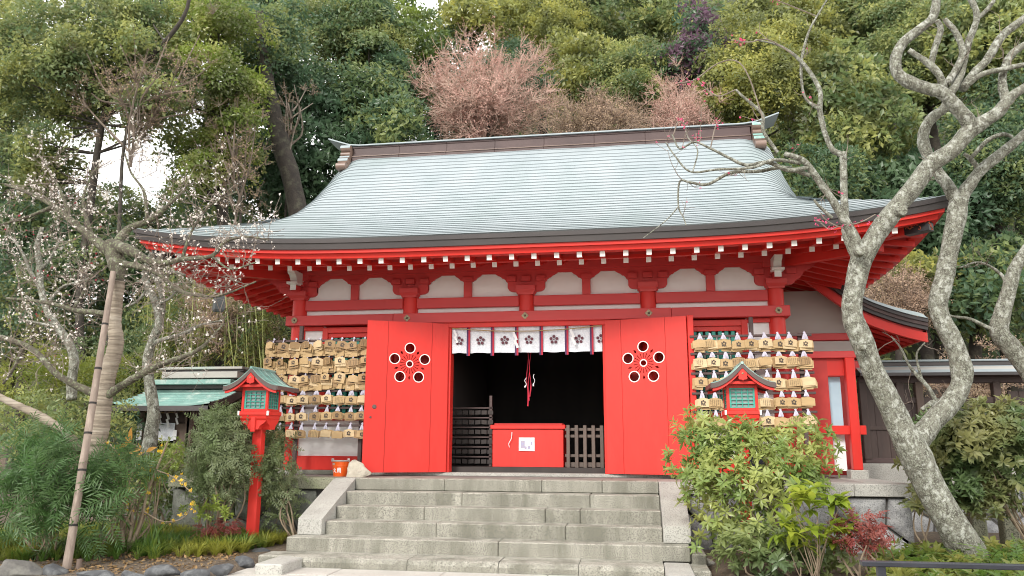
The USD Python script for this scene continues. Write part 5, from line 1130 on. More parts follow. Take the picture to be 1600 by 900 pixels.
# distant low ridge of woods seen through the gap
# pinkish bare trees
def twig_spray(n, L, seed, rad=.008, buds=0):
    rg = np.random.default_rng(seed); mb = MB(); bd = MB(); lv, lf = quadleaf(1, .7)
    for _ in range(n):
        a = rg.uniform(0, 2 * PI); e = rg.uniform(.35, 1.3); d = np.array([math.cos(a) * math.cos(e), math.sin(a) * math.cos(e), math.sin(e)]); p = np.zeros(3); q = [p]
        for k in range(3): d = d + rg.normal(size=3) * .22; d /= np.linalg.norm(d); p = p + d * L / 3 * rg.uniform(.7, 1.2); q.append(p)
        mb.tube(q, [rad, rad * .8, rad * .6, rad * .4], 3, False)
        for k in range(buds): bd.add(place(lv, rotm(rg.uniform(0, 2 * PI), rg.normal() * .6), q[rg.integers(1, 4)] + rg.normal(size=3) * .03, rg.uniform(.03, .06)), lf)
    return mb, bd
L_BUD = lm('pink_buds', G3((.48, .30, .24), (.58, .40, .31), (.62, .49, .38)), rough=.7, trans=.2, ncol=(.58, .33, .28))
L_TAN = lm('tan_buds', G3((.30, .22, .13), (.40, .30, .18), (.46, .36, .22)), rough=.7, trans=.2, ncol=(.42, .28, .20))
def bare_tree(label, px, py, rx, ry, y, base, n1, nspray, tw, bud, seed, size=1.0, tr=.11):
    rg = np.random.default_rng(seed); b = at(*base, y); b[2] = min(b[2], float(ground_z(b[0], b[1])) + .2) if False else b[2] - 1.0
    t = thing('bare_tree', label, 'tree', b); part(t, 'trunk', MB().tube(crom([[b[0] + .05, b[1], min(b[2] - .2, float(ground_z(b[0], b[1])) - .2)], b, at(base[0] + 4, (base[1] + py) / 2, y), at(px, py, y)], 5), np.linspace(tr, tr * .35, 16), 8, wob=.2), BARKD, smooth=True)
    lb = MB(); P, D = [], []
    for i in range(n1):
        a, r = i * 2.399, math.sqrt((i + .5) / n1); tip = at(px + rx * r * math.cos(a), py + ry * r * math.sin(a), y - 1.0 + 1.5 * r * r + rg.normal() * .3)
        s = b + (at(px, py, y) - b) * rg.uniform(.45, .95); m_ = (s + tip) / 2 + rg.normal(size=3) * .15 - [0, 0, .1]; c = crom([s, m_, tip], 5); lb.tube(c, np.linspace(.035, .010, len(c)), 4, False)
        for j in range(nspray):
            k = rg.integers(4, len(c)); P.append(c[k] + rg.normal(size=3) * .22); dd = (c[-1] - c[0]); dd /= np.linalg.norm(dd); D.append(dd * .8 + np.array([0, 0, .35]) + rg.normal(size=3) * .3)
    part(t, 'limb', lb, tw, kind='stuff'); P, D = np.array(P), np.array(D); F = frames(D, rg)
    sp2 = [twig_spray(9, .55 * size, seed + k, .009, 6) for k in range(3)]
    scatter(t, 'twigs', [(a, tw) for a, _ in sp2], P, F, size * rg.uniform(.8, 1.2, len(P)), np.random.default_rng(1)); scatter(t, 'buds', [(c, bud) for _, c in sp2], P, F, size, np.random.default_rng(1))
bare_tree('large pinkish bare tree with fine budding twigs behind the ridge', 755, 140, 120, 88, 10.5, (760, 250), 64, 6, TWIGR, L_BUD, 41, 1.0)
bare_tree('low tan bare shrub tree just above the ridge centre', 930, 185, 95, 30, 9.0, (930, 240), 34, 8, TWIGT, L_TAN, 42, .85)
bare_tree('reddish leafless tree under the purple leaves above the ridge', 1060, 165, 40, 45, 9.6, (1055, 230), 22, 8, TWIGR, L_BUD, 43, .85)
bare_tree('dry tangled twigs on the slope right of the annex roof', 1400, 455, 75, 30, 6.6, (1400, 520), 26, 7, TWIGT, L_TAN, 44, .8)
bare_tree('dry brown tangle above the right end of the board fence', 1520, 590, 70, 30, 4.2, (1520, 640), 20, 7, TWIGT, L_TAN, 45, .6)
bare_tree('tan twiggy tree between the plum trunk and the eave', 350, 470, 55, 60, 4.6, (352, 580), 26, 7, TWIGT, L_TAN, 46, .75)
bare_tree('pale straight-stemmed bare tree under the left eave', 425, 520, 30, 55, 5.2, (425, 590), 12, 6, TWIGT, L_TAN, 47, .7)
bare_tree('grey twiggy tree among the olive foliage at the upper left', 225, 120, 130, 95, 4.2, (190, 330), 20, 4, TWIGG, L_TAN, 49, .8, .06)
bare_tree('brown twiggy tree tangled left of the ivy-hung evergreen', 365, 230, 60, 90, 5.6, (372, 400), 12, 4, TWIGG, L_TAN, 50, .75, .06)
bare_tree('pale dead branching tree in front of the ivy-hung evergreen', 458, 150, 34, 34, 7.6, (447, 330), 9, 2, TWIG, L_TAN, 48, .6, .05)
# bamboo thicket behind the left plums
def bamboo(n, seed):
    rg = np.random.default_rng(seed); mb = MB(); lv, lf = quadleaf(1, .16)
    for _ in range(n):
        p = rg.normal(size=3) * [.16, .16, .28]; mb.add(place(lv, rotm(rg.uniform(0, 2 * PI), rg.normal() * .4 - .5), p, rg.uniform(.12, .2)), lf)
    return mb
rg = np.random.default_rng(5); t = thing('bamboo_thicket', 'yellow-green bamboo thicket behind the twisted grey plum', 'bamboo', at(300, 560, 4.0)); st = MB(); P = []
for i in range(46):
    px_ = rg.uniform(225, 415); y_ = rg.uniform(3.4, 4.6); a, b = at(px_, 600, y_), at(px_ + rg.normal() * 10, rg.uniform(400, 500), y_); st.tube([a, (a + b) / 2 + rg.normal(size=3) * .03, b], [.013, .011, .006], 5, False)
    for k in range(5): P.append(a + (b - a) * rg.uniform(.25, 1.02) + rg.normal(size=3) * .1)
part(t, 'stem', st, pm('bamboo_stem', (.30, .33, .10), (.24, .26, .08), 8), kind='stuff'); scatter(t, 'leaves', [(bamboo(26, k), L_YEL if k else L_MID) for k in range(3)], np.array(P), frames(np.tile([[0, 0, 1.0]], (len(P), 1)), rg), 1.0, rg)

# ================================================================ shrubs
def bush(name, label, cat, puffs, protos, dens, seed, base, zs=.85, stem_mat=None, up=.5, smin=.8, smax=1.25, n_stem=9, jit=.3):
    rg = np.random.default_rng(seed); base = np.asarray(base, float); t = thing(name, label, cat, base); mb = MB()
    for i in range(n_stem):
        p, r = puffs[i % len(puffs)]; s = base + rg.normal(size=3) * [.08, .06, 0]; m_ = (s + p) / 2 + rg.normal(size=3) * [.1, .08, .05]; c = crom([s, m_, p + rg.normal(size=3) * r * .3], 5); mb.tube(c, np.linspace(.014, .005, len(c)), 5, False)
    part(t, 'stem', mb, stem_mat or STEM, kind='stuff'); P, D = [], []
    for p, r in puffs:
        a, b = puff_points(p, r, max(4, int(dens * r * r)), rg, zs, .6); P += a; D += b
    P, D = np.array(P), np.array(D); keep = P[:, 2] > base[2] + .03; P, D = P[keep], D[keep]
    scatter(t, 'leaves', protos, P, frames(D * .7 + np.array([0, 0, up]) + rg.normal(size=D.shape) * jit, rg), rg.uniform(smin, smax, len(P)), rg); return t
rng = np.random.default_rng(78)
S_ = lambda *a, **k: ellipse_puffs(*a, rng, **k)
pier = [(rosette(9, .098, .036, k, .22, .35), L_PIER) for k in range(4)]
bush('andromeda_bush', 'big pale green whorl-leaved bush hiding the lower half of the right lantern', 'bush', S_(1165, 735, 92, 62, -2.6, 26, 27, dy=.35) + S_(1170, 825, 85, 40, -2.7, 12, 22, dy=.25) + S_(1110, 800, 40, 40, -2.5, 6, 20, dy=.2) + S_(1090, 715, 40, 62, -2.4, 12, 24, dy=.25) + S_(1255, 715, 52, 52, -2.3, 13, 26, dy=.3) + S_(1140, 690, 60, 28, -2.5, 9, 22, dy=.2), pier, 270, 51, (2.95, -2.4, -.85), n_stem=14)
nan = [(frond(5, .17, .055, .020, k, .0, .35), L_NAND) for k in range(3)]
bush('nandina_bush', 'feathery dark green nandina bush between the small shrine and left lantern', 'bush', S_(345, 720, 42, 72, -2.0, 22, 24, dy=.3) + S_(415, 735, 28, 60, -1.55, 9, 22, dy=.2), nan, 1100, 52, (-3.75, -2.0, -.83), n_stem=16, up=.1, jit=.7)
bush('nandina_bush', 'sparse grey-green nandina beside the steps behind the left lantern', 'bush', S_(435, 770, 22, 52, -1.5, 9, 20, dy=.15), nan, 700, 53, (-2.75, -1.55, -.83), n_stem=8, up=.1, jit=.7)
mah = [(frond(9, .36, .125, .017, k, .05, .75, .35), L_MAHO) for k in range(4)]
bush('mahonia_bush', 'dark bush of long narrow drooping leaflets at the lower left', 'bush', S_(75, 740, 85, 50, -3.2, 17, 34, dy=.35) + S_(60, 800, 75, 40, -3.5, 10, 30, dy=.3) + S_(165, 770, 40, 40, -3.3, 7, 28, dy=.2), mah, 190, 54, (-5.0, -3.3, -.82), n_stem=10, up=.35)
bush('mahonia_bush', 'smaller narrow-leaved bush right of the wrapped plum trunk', 'bush', S_(195, 740, 28, 28, -2.9, 5, 24, dy=.2), mah, 170, 55, (-4.6, -2.9, -.82), n_stem=5, up=.35)
az = [(clump(60, .20, .10, .05, .022, 900 + k, .9), L_AZAL) for k in range(3)]
bush('azalea_hedge', 'yellow-green clipped azaleas at the left edge behind the plum', 'hedge', S_(70, 600, 95, 34, .8, 18, 32, dy=.5) + S_(170, 590, 50, 24, 1.6, 8, 28, dy=.3), az, 42, 56, (-7.2, .9, -.8), n_stem=5)
mid_ = [(clump(46, .22, .14, .075, .032, 920 + k, .9), L_MID) for k in range(2)] + [(clump(46, .22, .14, .075, .032, 925, .9), L_OLIVE)]
bush('evergreen_shrub', 'dull olive shrub behind the wrapped plum trunk at the left', 'shrub', S_(90, 670, 120, 45, -.4, 22, 34, dy=.5), mid_, 36, 57, (-6.2, -.3, -.8), n_stem=8)
bush('evergreen_shrub', 'tall dark shrubs between the wrapped trunk and the small shrine roof', 'shrub', S_(190, 575, 70, 50, 3.2, 16, 34, dy=.4), mid_, 34, 66, at(195, 640, 3.3) * [1, 1, 0] + [0, 0, -.8], n_stem=5)
bush('evergreen_shrub', 'olive shrub under the left eave behind the plaque rack', 'shrub', S_(425, 500, 45, 70, 5.5, 14, 34, dy=.4), mid_, 30, 67, at(430, 600, 5.6) * [1, 1, 0] + [0, 0, -.8], n_stem=5)
bush('evergreen_shrub', 'green shrub at the foot of the small shrine', 'shrub', S_(225, 770, 50, 40, -1.0, 9, 26, dy=.3) + S_(250, 725, 30, 18, -.8, 4, 18, dy=.2), mid_, 44, 58, (-5.0, -1.0, -.8), n_stem=6)
bush('evergreen_shrub', 'shaded shrub left of the small shrine wall', 'shrub', S_(195, 690, 30, 45, .6, 7, 24, dy=.3), [(clump(46, .22, .14, .09, .03, 930 + k, .9), L_DEEP) for k in range(2)], 40, 59, (-6.9, .6, -.8), n_stem=5)
rho = [(rosette(10, .105, .042, 20 + k, .26, .4), L_RHOD) for k in range(4)]
bush('rhododendron_bush', 'spreading rhododendron bush right of the lichened trunk', 'bush', S_(1525, 690, 82, 48, -1.3, 22, 30, dy=.35) + S_(1500, 755, 60, 48, -1.2, 13, 26, dy=.3) + S_(1560, 775, 40, 30, -1.3, 6, 24, dy=.2) + S_(1590, 700, 40, 50, -1.5, 8, 28, dy=.2), rho, 340, 60, (6.2, -1.2, -.8), n_stem=10)
bush('rhododendron_bush', 'small rhododendron sprig against the platform corner left of the trunk', 'bush', S_(1432, 790, 14, 22, -1.6, 3, 14, dy=.1) + S_(1420, 715, 14, 14, -1.4, 2, 12, dy=.1), rho, 320, 61, (4.95, -1.6, -.8), n_stem=4)
rdn = [(frond(4, .10, .042, .020, 40 + k, .2, .3), L_REDN) for k in range(3)]
bush('dwarf_red_nandina', 'low red and green nandina below the platform corner', 'bush', S_(1343, 840, 40, 28, -3.2, 13, 19, dy=.2), rdn, 900, 62, (3.75, -3.1, -.84), n_stem=8, up=.4)
bush('dwarf_red_nandina', 'small reddish nandina at the foot of the left lantern', 'bush', S_(345, 835, 26, 20, -2.2, 7, 15, dy=.15), rdn, 800, 63, (-3.55, -2.2, -.84), n_stem=5, up=.4)
drk = [(rosette(8, .095, .040, 60 + k, .2), L_MID) for k in range(3)]
bush('skimmia_bush', 'dark green low bush at the foot of the right lantern', 'bush', S_(1190, 860, 85, 32, -3.0, 17, 24, dy=.25) + S_(1285, 868, 45, 30, -2.8, 9, 22, dy=.2), drk, 330, 64, (2.9, -3.0, -.86), n_stem=8)
# yellow-green shrub with separate big leaves
yl = thing('variegated_shrub', 'bright lime-yellow broad-leaved shrub in front of the andromeda bush', 'shrub', (3.25, -3.2, -.86)); rg = np.random.default_rng(91); lv, lf = leaf(.15, .066, .3, .25); stm = MB(); cnt = 0
tips = [(px, py) for px, py in zip(rg.uniform(1200, 1325, 60), rg.uniform(755, 862, 60)) if ((px - 1262) / 62) ** 2 + ((py - 805) / 52) ** 2 < 1.15] + [(1235, 862), (1255, 868), (1215, 850), (1308, 880), (1296, 895)]
for (px, py) in tips:
    p = at(px, py, -3.25 + rg.uniform(-.2, .25))
    if rg.random() < .3: stm.tube(crom([np.array([3.25 + rg.normal() * .06, -3.2, -.86]), (p + np.array([3.25, -3.2, -.86])) / 2 + rg.normal(size=3) * .05, p], 4), np.linspace(.007, .003, 9), 4, False)
    for k in range(rg.integers(6, 10)):
        if cnt >= 270: break
        cnt += 1; part(yl, 'leaf', MB().add(place(lv, rotm(k * 2.4 + rg.normal() * .3, .05 + rg.normal() * .45, rg.normal() * .2), p, rg.uniform(.75, 1.25)), lf), L_LIME, smooth=60)
part(yl, 'stem', stm, STEM, kind='stuff')
# ferns
fr_ = [frond(14, .55, .085, .022, 70 + k, .0, .8, .85) for k in range(3)]
for i, (px, py, y_, lb) in enumerate(((1535, 845, -2.9, 'pale green fern arching beside the lichened trunk'), (1590, 850, -2.8, 'pale fern at the right edge above the ground cover'), (1565, 800, -2.0, 'fern half hidden below the rhododendron'))):
    b = at(px, py, y_); b[2] = -.8; fe = thing('fern', lb, 'fern', b); rg = np.random.default_rng(95 + i)
    for k in range(9): a = k * .7 + rg.uniform(-.2, .2); v, f = fr_[k % 3].get(); part(fe, 'frond', (place(v, rotm(a, .55 + rg.normal() * .2), b + [0, 0, .05], rg.uniform(.8, 1.15)), f), L_FERN)
# ground cover at the right, grass and litter at the left
def on_ground(n, poly, rg):
    g = Polygon(poly); bx = g.bounds; out = []
    while len(out) < n:
        p = rg.uniform([bx[0], bx[1]], [bx[2], bx[3]])
        if g.contains(Point(p)): out.append((p[0], p[1], float(ground_z(p[0], p[1]))))
    return np.array(out)
rg = np.random.default_rng(12)
gc = thing('ground_cover', 'yellow-green low leafy ground cover behind the dark rail at the lower right', 'ground cover', (4.5, -3.2, -.8), kind='stuff'); P = on_ground(1500, [(3.5, -4.4), (4.0, -2.2), (4.9, -1.5), (7.5, -1.2), (8.5, -2.5), (7.0, -4.6)], rg); P[:, 2] += rg.uniform(.03, .24, len(P))
scatter(gc, 'leaves', [(rosette(7, .10, .050, 80 + k, .25), L_COVER) for k in range(4)], P, frames(np.tile([[0, 0, 1.0]], (len(P), 1)) + rg.normal(size=P.shape) * .35, rg), rg.uniform(.8, 1.3, len(P)), rg)
gr = thing('grass', 'tufted dwarf lilyturf grass under the plum tree at the left', 'grass', (-4.5, -2.5, -.8), kind='stuff'); P = on_ground(800, [(-3.0, -2.75), (-2.9, -1.4), (-6.5, -1.0), (-7.0, -2.8), (-5.2, -3.5), (-3.6, -3.15)], rg)
scatter(gr, 'tufts', [(blade_tuft(34, .19, .008, 85 + k, 1.05), L_GRASS) for k in range(4)], P, frames(np.tile([[0, 0, 1.0]], (len(P), 1)) + rg.normal(size=P.shape) * .08, rg), rg.uniform(.7, 1.3, len(P)), rg)
li = thing('leaf_litter', 'dry fallen leaves scattered on the soil of the left bed', 'leaf litter', (-4, -3.2, -.8), kind='stuff'); P = on_ground(2600, [(-2.75, -3.2), (-2.95, -2.6), (-6.5, -2.2), (-6.5, -4.2), (-3.0, -3.75)], rg); P[:, 2] += .012
scatter(li, 'leaves', [(MB().add(*leaf(.055, .026, .3, .2, 1)), L_LITTER)], P, frames(np.tile([[0, 0, 1.0]], (len(P), 1)) + rg.normal(size=P.shape) * .45, rg), rg.uniform(.6, 1.3, len(P)), rg)
# daffodil leaves, orange sprig, flowering shrub
b0 = atz(232, 874, -.83); da = thing('daffodil_clump', 'upright blade leaves of a daffodil clump by the border stones', 'plant', b0); rg = np.random.default_rng(14)
for k in range(13):
    a = rg.uniform(0, 2 * PI); L = rg.uniform(.28, .58) * (.7 if k > 7 else 1); le = rg.uniform(.05, .4); s = np.array([rg.uniform(.3, 1), rg.uniform(-.3, .3), 0]); s = s / np.linalg.norm(s) * .011; o = b0 + rg.normal(size=3) * [.05, .03, 0]
    q = [o + np.array([math.cos(a), .4 * math.sin(a), 0]) * L * le * t * t + [0, 0, L * t * (1 - .2 * le * t)] for t in np.linspace(0, 1, 6)]; part(da, 'leaf', MB().grid(np.array([[u - s * w_, u + s * w_] for u, w_ in zip(q, (.7, 1, 1, .9, .6, .05))])), L_FERN if k % 3 else L_GRASS, smooth=True)
yfl = thing('wintersweet_shrub', 'thin-stemmed shrub dotted with yellow flowers in the left bed', 'shrub', atz(195, 866, -.82)); stm = MB(); P = []
for ln_ in ([(196, 866, 9), (190, 820, 8), (196, 770, 6), (192, 725, 5), (178, 700, 3), (165, 690, 2)], [(198, 864, 8), (206, 820, 7), (203, 780, 6), (186, 745, 4), (176, 712, 3)], [(200, 862, 7), (220, 815, 6), (230, 770, 5), (250, 720, 4), (262, 690, 3)], [(205, 820, 5), (190, 805, 4), (165, 795, 3), (140, 795, 2)], [(225, 800, 4), (255, 815, 3), (285, 810, 2), (300, 790, 2)], [(196, 760, 3), (215, 735, 2), (240, 730, 2)], [(245, 735, 3), (270, 745, 2), (300, 770, 2)]):
    q, r = px_line([(a, b, -2.9 + .1 * math.sin(i), w_) for i, (a, b, w_) in enumerate(ln_)]); stm.tube(q, r, 6)
    P += [q[k] + rg.normal(size=3) * [.035, .03, .03] for k in rg.integers(len(q) // 3, len(q), 12)]
part(yfl, 'stem', stm, STEM, smooth=True); P = np.array(P)
scatter(yfl, 'flowers', [(rosette(6, .034, .022, 96 + k, .5), P_YEL) for k in range(2)], P[rg.random(len(P)) < .8], frames(rg.normal(size=(len(P), 3)), rg)[:int(0) or None][:len(P[rg.random(len(P)) < 2])][:0] if False else frames(rg.normal(size=(len(P), 3)), rg), 1.0, rg) if False else scatter(yfl, 'flowers', [(rosette(6, .034, .022, 96 + k, .5), P_YEL) for k in range(2)], P, frames(rg.normal(size=P.shape), rg), rg.uniform(.7, 1.2, len(P)), rg)
bush('pieris_sprig', 'fresh green leafy sprigs among the yellow flowers of the left bed', 'plant', S_(262, 708, 26, 16, -2.6, 4, 14, dy=.1) + S_(235, 735, 30, 12, -2.6, 4, 12, dy=.1) + S_(330, 800, 30, 18, -2.4, 5, 14, dy=.1), [(rosette(8, .062, .02, 110 + k, .3), L_BRIGHT) for k in range(3)], 700, 65, (-4.4, -2.7, -.82), n_stem=8)
og = thing('orange_sprig', 'bare stem carrying a few orange dry leaves before the small shrine', 'plant', at(262, 760, -2.7)); part(og, 'stem', MB().tube(px_line([(262, 770, -2.7, 2), (240, 722, -2.7, 2), (222, 702, -2.7, 2), (200, 690, -2.7, 2)])[0], .006, 5), STEM)
for px0, py0, px1, py1 in ((204, 692, 203, 671), (206, 690, 185, 699), (221, 702, 202, 707), (221, 700, 216, 694), (226, 706, 213, 712), (228, 706, 241, 699), (203, 690, 196, 683)):
    a, b = at(px0, py0, -2.7), at(px1, py1, -2.74); d = b - a; L_ = np.linalg.norm(d); d /= L_; n_ = np.array([0, -1.0, .3]); y2 = np.cross(n_, d); y2 /= np.linalg.norm(y2); part(og, 'leaf', MB().add(place(leaf(1, .34, .3, .15)[0], np.stack([d, y2, np.cross(d, y2)], 1), a, L_ * 1.15), leaf(1, .34)[1]), L_ORANGE, smooth=60)
# border stones and boulders
for i, (px, py, sx, sy, sz, mt, lb) in enumerate([
  (40, 868, .34, .26, .20, BOULD, 'large grey boulder at the lower left corner'), (12, 900, .26, .22, .15, BOULD, 'brownish boulder cut by the lower left corner'), (72, 897, .16, .13, .10, BASALT, 'small dark stone beside the prop pole foot'),
  (140, 904, .22, .12, .08, BASALT, 'flat dark border stone right of the prop pole'), (248, 897, .20, .10, .09, BASALT, 'dark border stone below the daffodil leaves'), (300, 899, .16, .09, .07, BASALT, 'low border stone third from the paving'),
  (342, 893, .15, .10, .09, BASALT, 'dark border stone next to the paving edge'), (374, 882, .15, .10, .09, BASALT, 'dark border stone left of the end block'), (404, 868, .13, .10, .10, BASALT, 'dark border stone nearest the steps'), (200, 903, .15, .09, .07, BASALT, 'dark border stone under the flowering shrub'),
  (1103, 882, .105, .08, .065, GRANL, 'pale round stone right of the steps')]):
    c = atz(px, py, -.84); v, f = rock((0, 0, 0), (sx, sy, sz), 500 + i, 3 if sx > .2 else 2, .3); top('border_stone' if sx < .25 else 'boulder', (v + [c[0], c[1] + sy * .6, -.84], f), mt, lb, 'stone', smooth=40)
ra = thing('metal_rail', 'dark painted metal rail along the lower right edge', 'railing', (3.5, -6.4, -.9)); a, b = at(1345, 880, -6.5), at(1610, 884, -6.5); b2 = a + (b - a) * 3; b2[2] = a[2] + .005; part(ra, 'top_bar', MB().beam(a, b2, .06, .028, .004), RAIL)
for px in (1376, 1700): q = at(px, 886, -6.5); part(ra, 'post', MB().box(q[0] - .022, q[0] + .022, -6.522, -6.478, -.95, a[2] - .012, .003), RAIL)

# ================================================================ plum trees
def grow(mb, tips, p, d, L, r, rg, depth, zig=.35, upb=.12):
    n = 5; q = [p]; d = d / np.linalg.norm(d)
    for k in range(n): d = d + rg.normal(size=3) * zig * .5 + np.array([0, 0, upb * .4]); d /= np.linalg.norm(d); q.append(q[-1] + d * L / n)
    q = np.array(q); mb.tube(q, np.linspace(r, max(r * .45, .0022), len(q)), 5 if r > .012 else 3, False)
    tips += [q[k] for k in range(2, len(q))]
    if depth > 0:
        for _ in range(rg.integers(2, 5)):
            k = rg.integers(1, n + 1); nd = d + rg.normal(size=3) * .75; grow(mb, tips, q[k], nd, L * rg.uniform(.45, .75), r * .55, rg, depth - 1, zig, upb)
WOB = .14
def plum(label, main, limbs, bark, twig_n, seed, twig_L=.55, twig_r=.007, wrap=None, petals=None, flower_frac=.3, depth=2, upb=.2, bark2=None, flower_box=None, twig_mat=None, knots=()):
    rg = np.random.default_rng(seed); q, r = px_line(main, 6); b = q[0]; t = thing('plum_tree', label, 'plum tree', b)
    part(t, 'trunk', MB().tube(q, r, 18, wob=WOB, seed=seed), bark, smooth=True); tw = MB(); tips = []
    for l in limbs:
        q, r = px_line(l, 6); part(t, 'limb', MB().tube(q, r, 12 if r.max() > .04 else 7, wob=.20, seed=seed + 1), (bark2 or bark) if r.max() < .1 else bark, smooth=True)
        ln = np.linalg.norm(np.diff(q, axis=0), axis=1).sum()
        for _ in range(int(twig_n * ln)):
            k = rg.integers(len(q) // 4, len(q)); dd = rg.normal(size=3) * [1, .7, 1]; dd[2] += upb * 2.2; grow(tw, tips, q[k], dd, twig_L * rg.uniform(.5, 1.3), min(twig_r, r[k] * .6), rg, depth, upb=upb)
    if tw.v: part(t, 'twigs', tw, twig_mat or TWIG, kind='stuff')
    for (px, py, y_, w_) in knots:
        c = at(px, py, y_); rr = w_ / 2 * np.linalg.norm(c - CAM) / FPX; part(t, 'cut_knot', MB().tube([c + [0, .03, 0], c - [0, .05, 0], c - [0, .056, 0]], [rr * 1.25, rr, rr * .6], 12), BARKL, smooth=40)
    if petals and tips:
        P = np.array(tips); P = P[rg.random(len(P)) < flower_frac]
        if flower_box: pr_ = np.array([[800 + FPX * ((p - CAM) @ CR) / ((p - CAM) @ CF), 450 - FPX * ((p - CAM) @ CU) / ((p - CAM) @ CF)] for p in P]); P = P[flower_box(pr_[:, 0], pr_[:, 1], rg)]
        P = P + rg.normal(size=P.shape) * .012
        scatter(t, 'blossoms', [(rosette(5, .0165, .0165, 130 + k, .45, .25), petals) for k in range(3)], P, frames(rg.normal(size=P.shape) + [0, -.5, .4], rg), rg.uniform(.75, 1.35, len(P)), rg)
    return t, tips
Y = -2.3
mainR = [(1520, 872, Y + .1, 70), (1490, 825, Y, 62), (1455, 765, Y, 58), (1432, 715, Y, 60), (1418, 690, Y, 56), (1395, 640, Y, 46), (1368, 588, Y - .05, 43), (1346, 530, Y - .1, 42), (1331, 488, Y - .1, 38), (1336, 445, Y - .1, 40), (1346, 405, Y - .1, 42)]
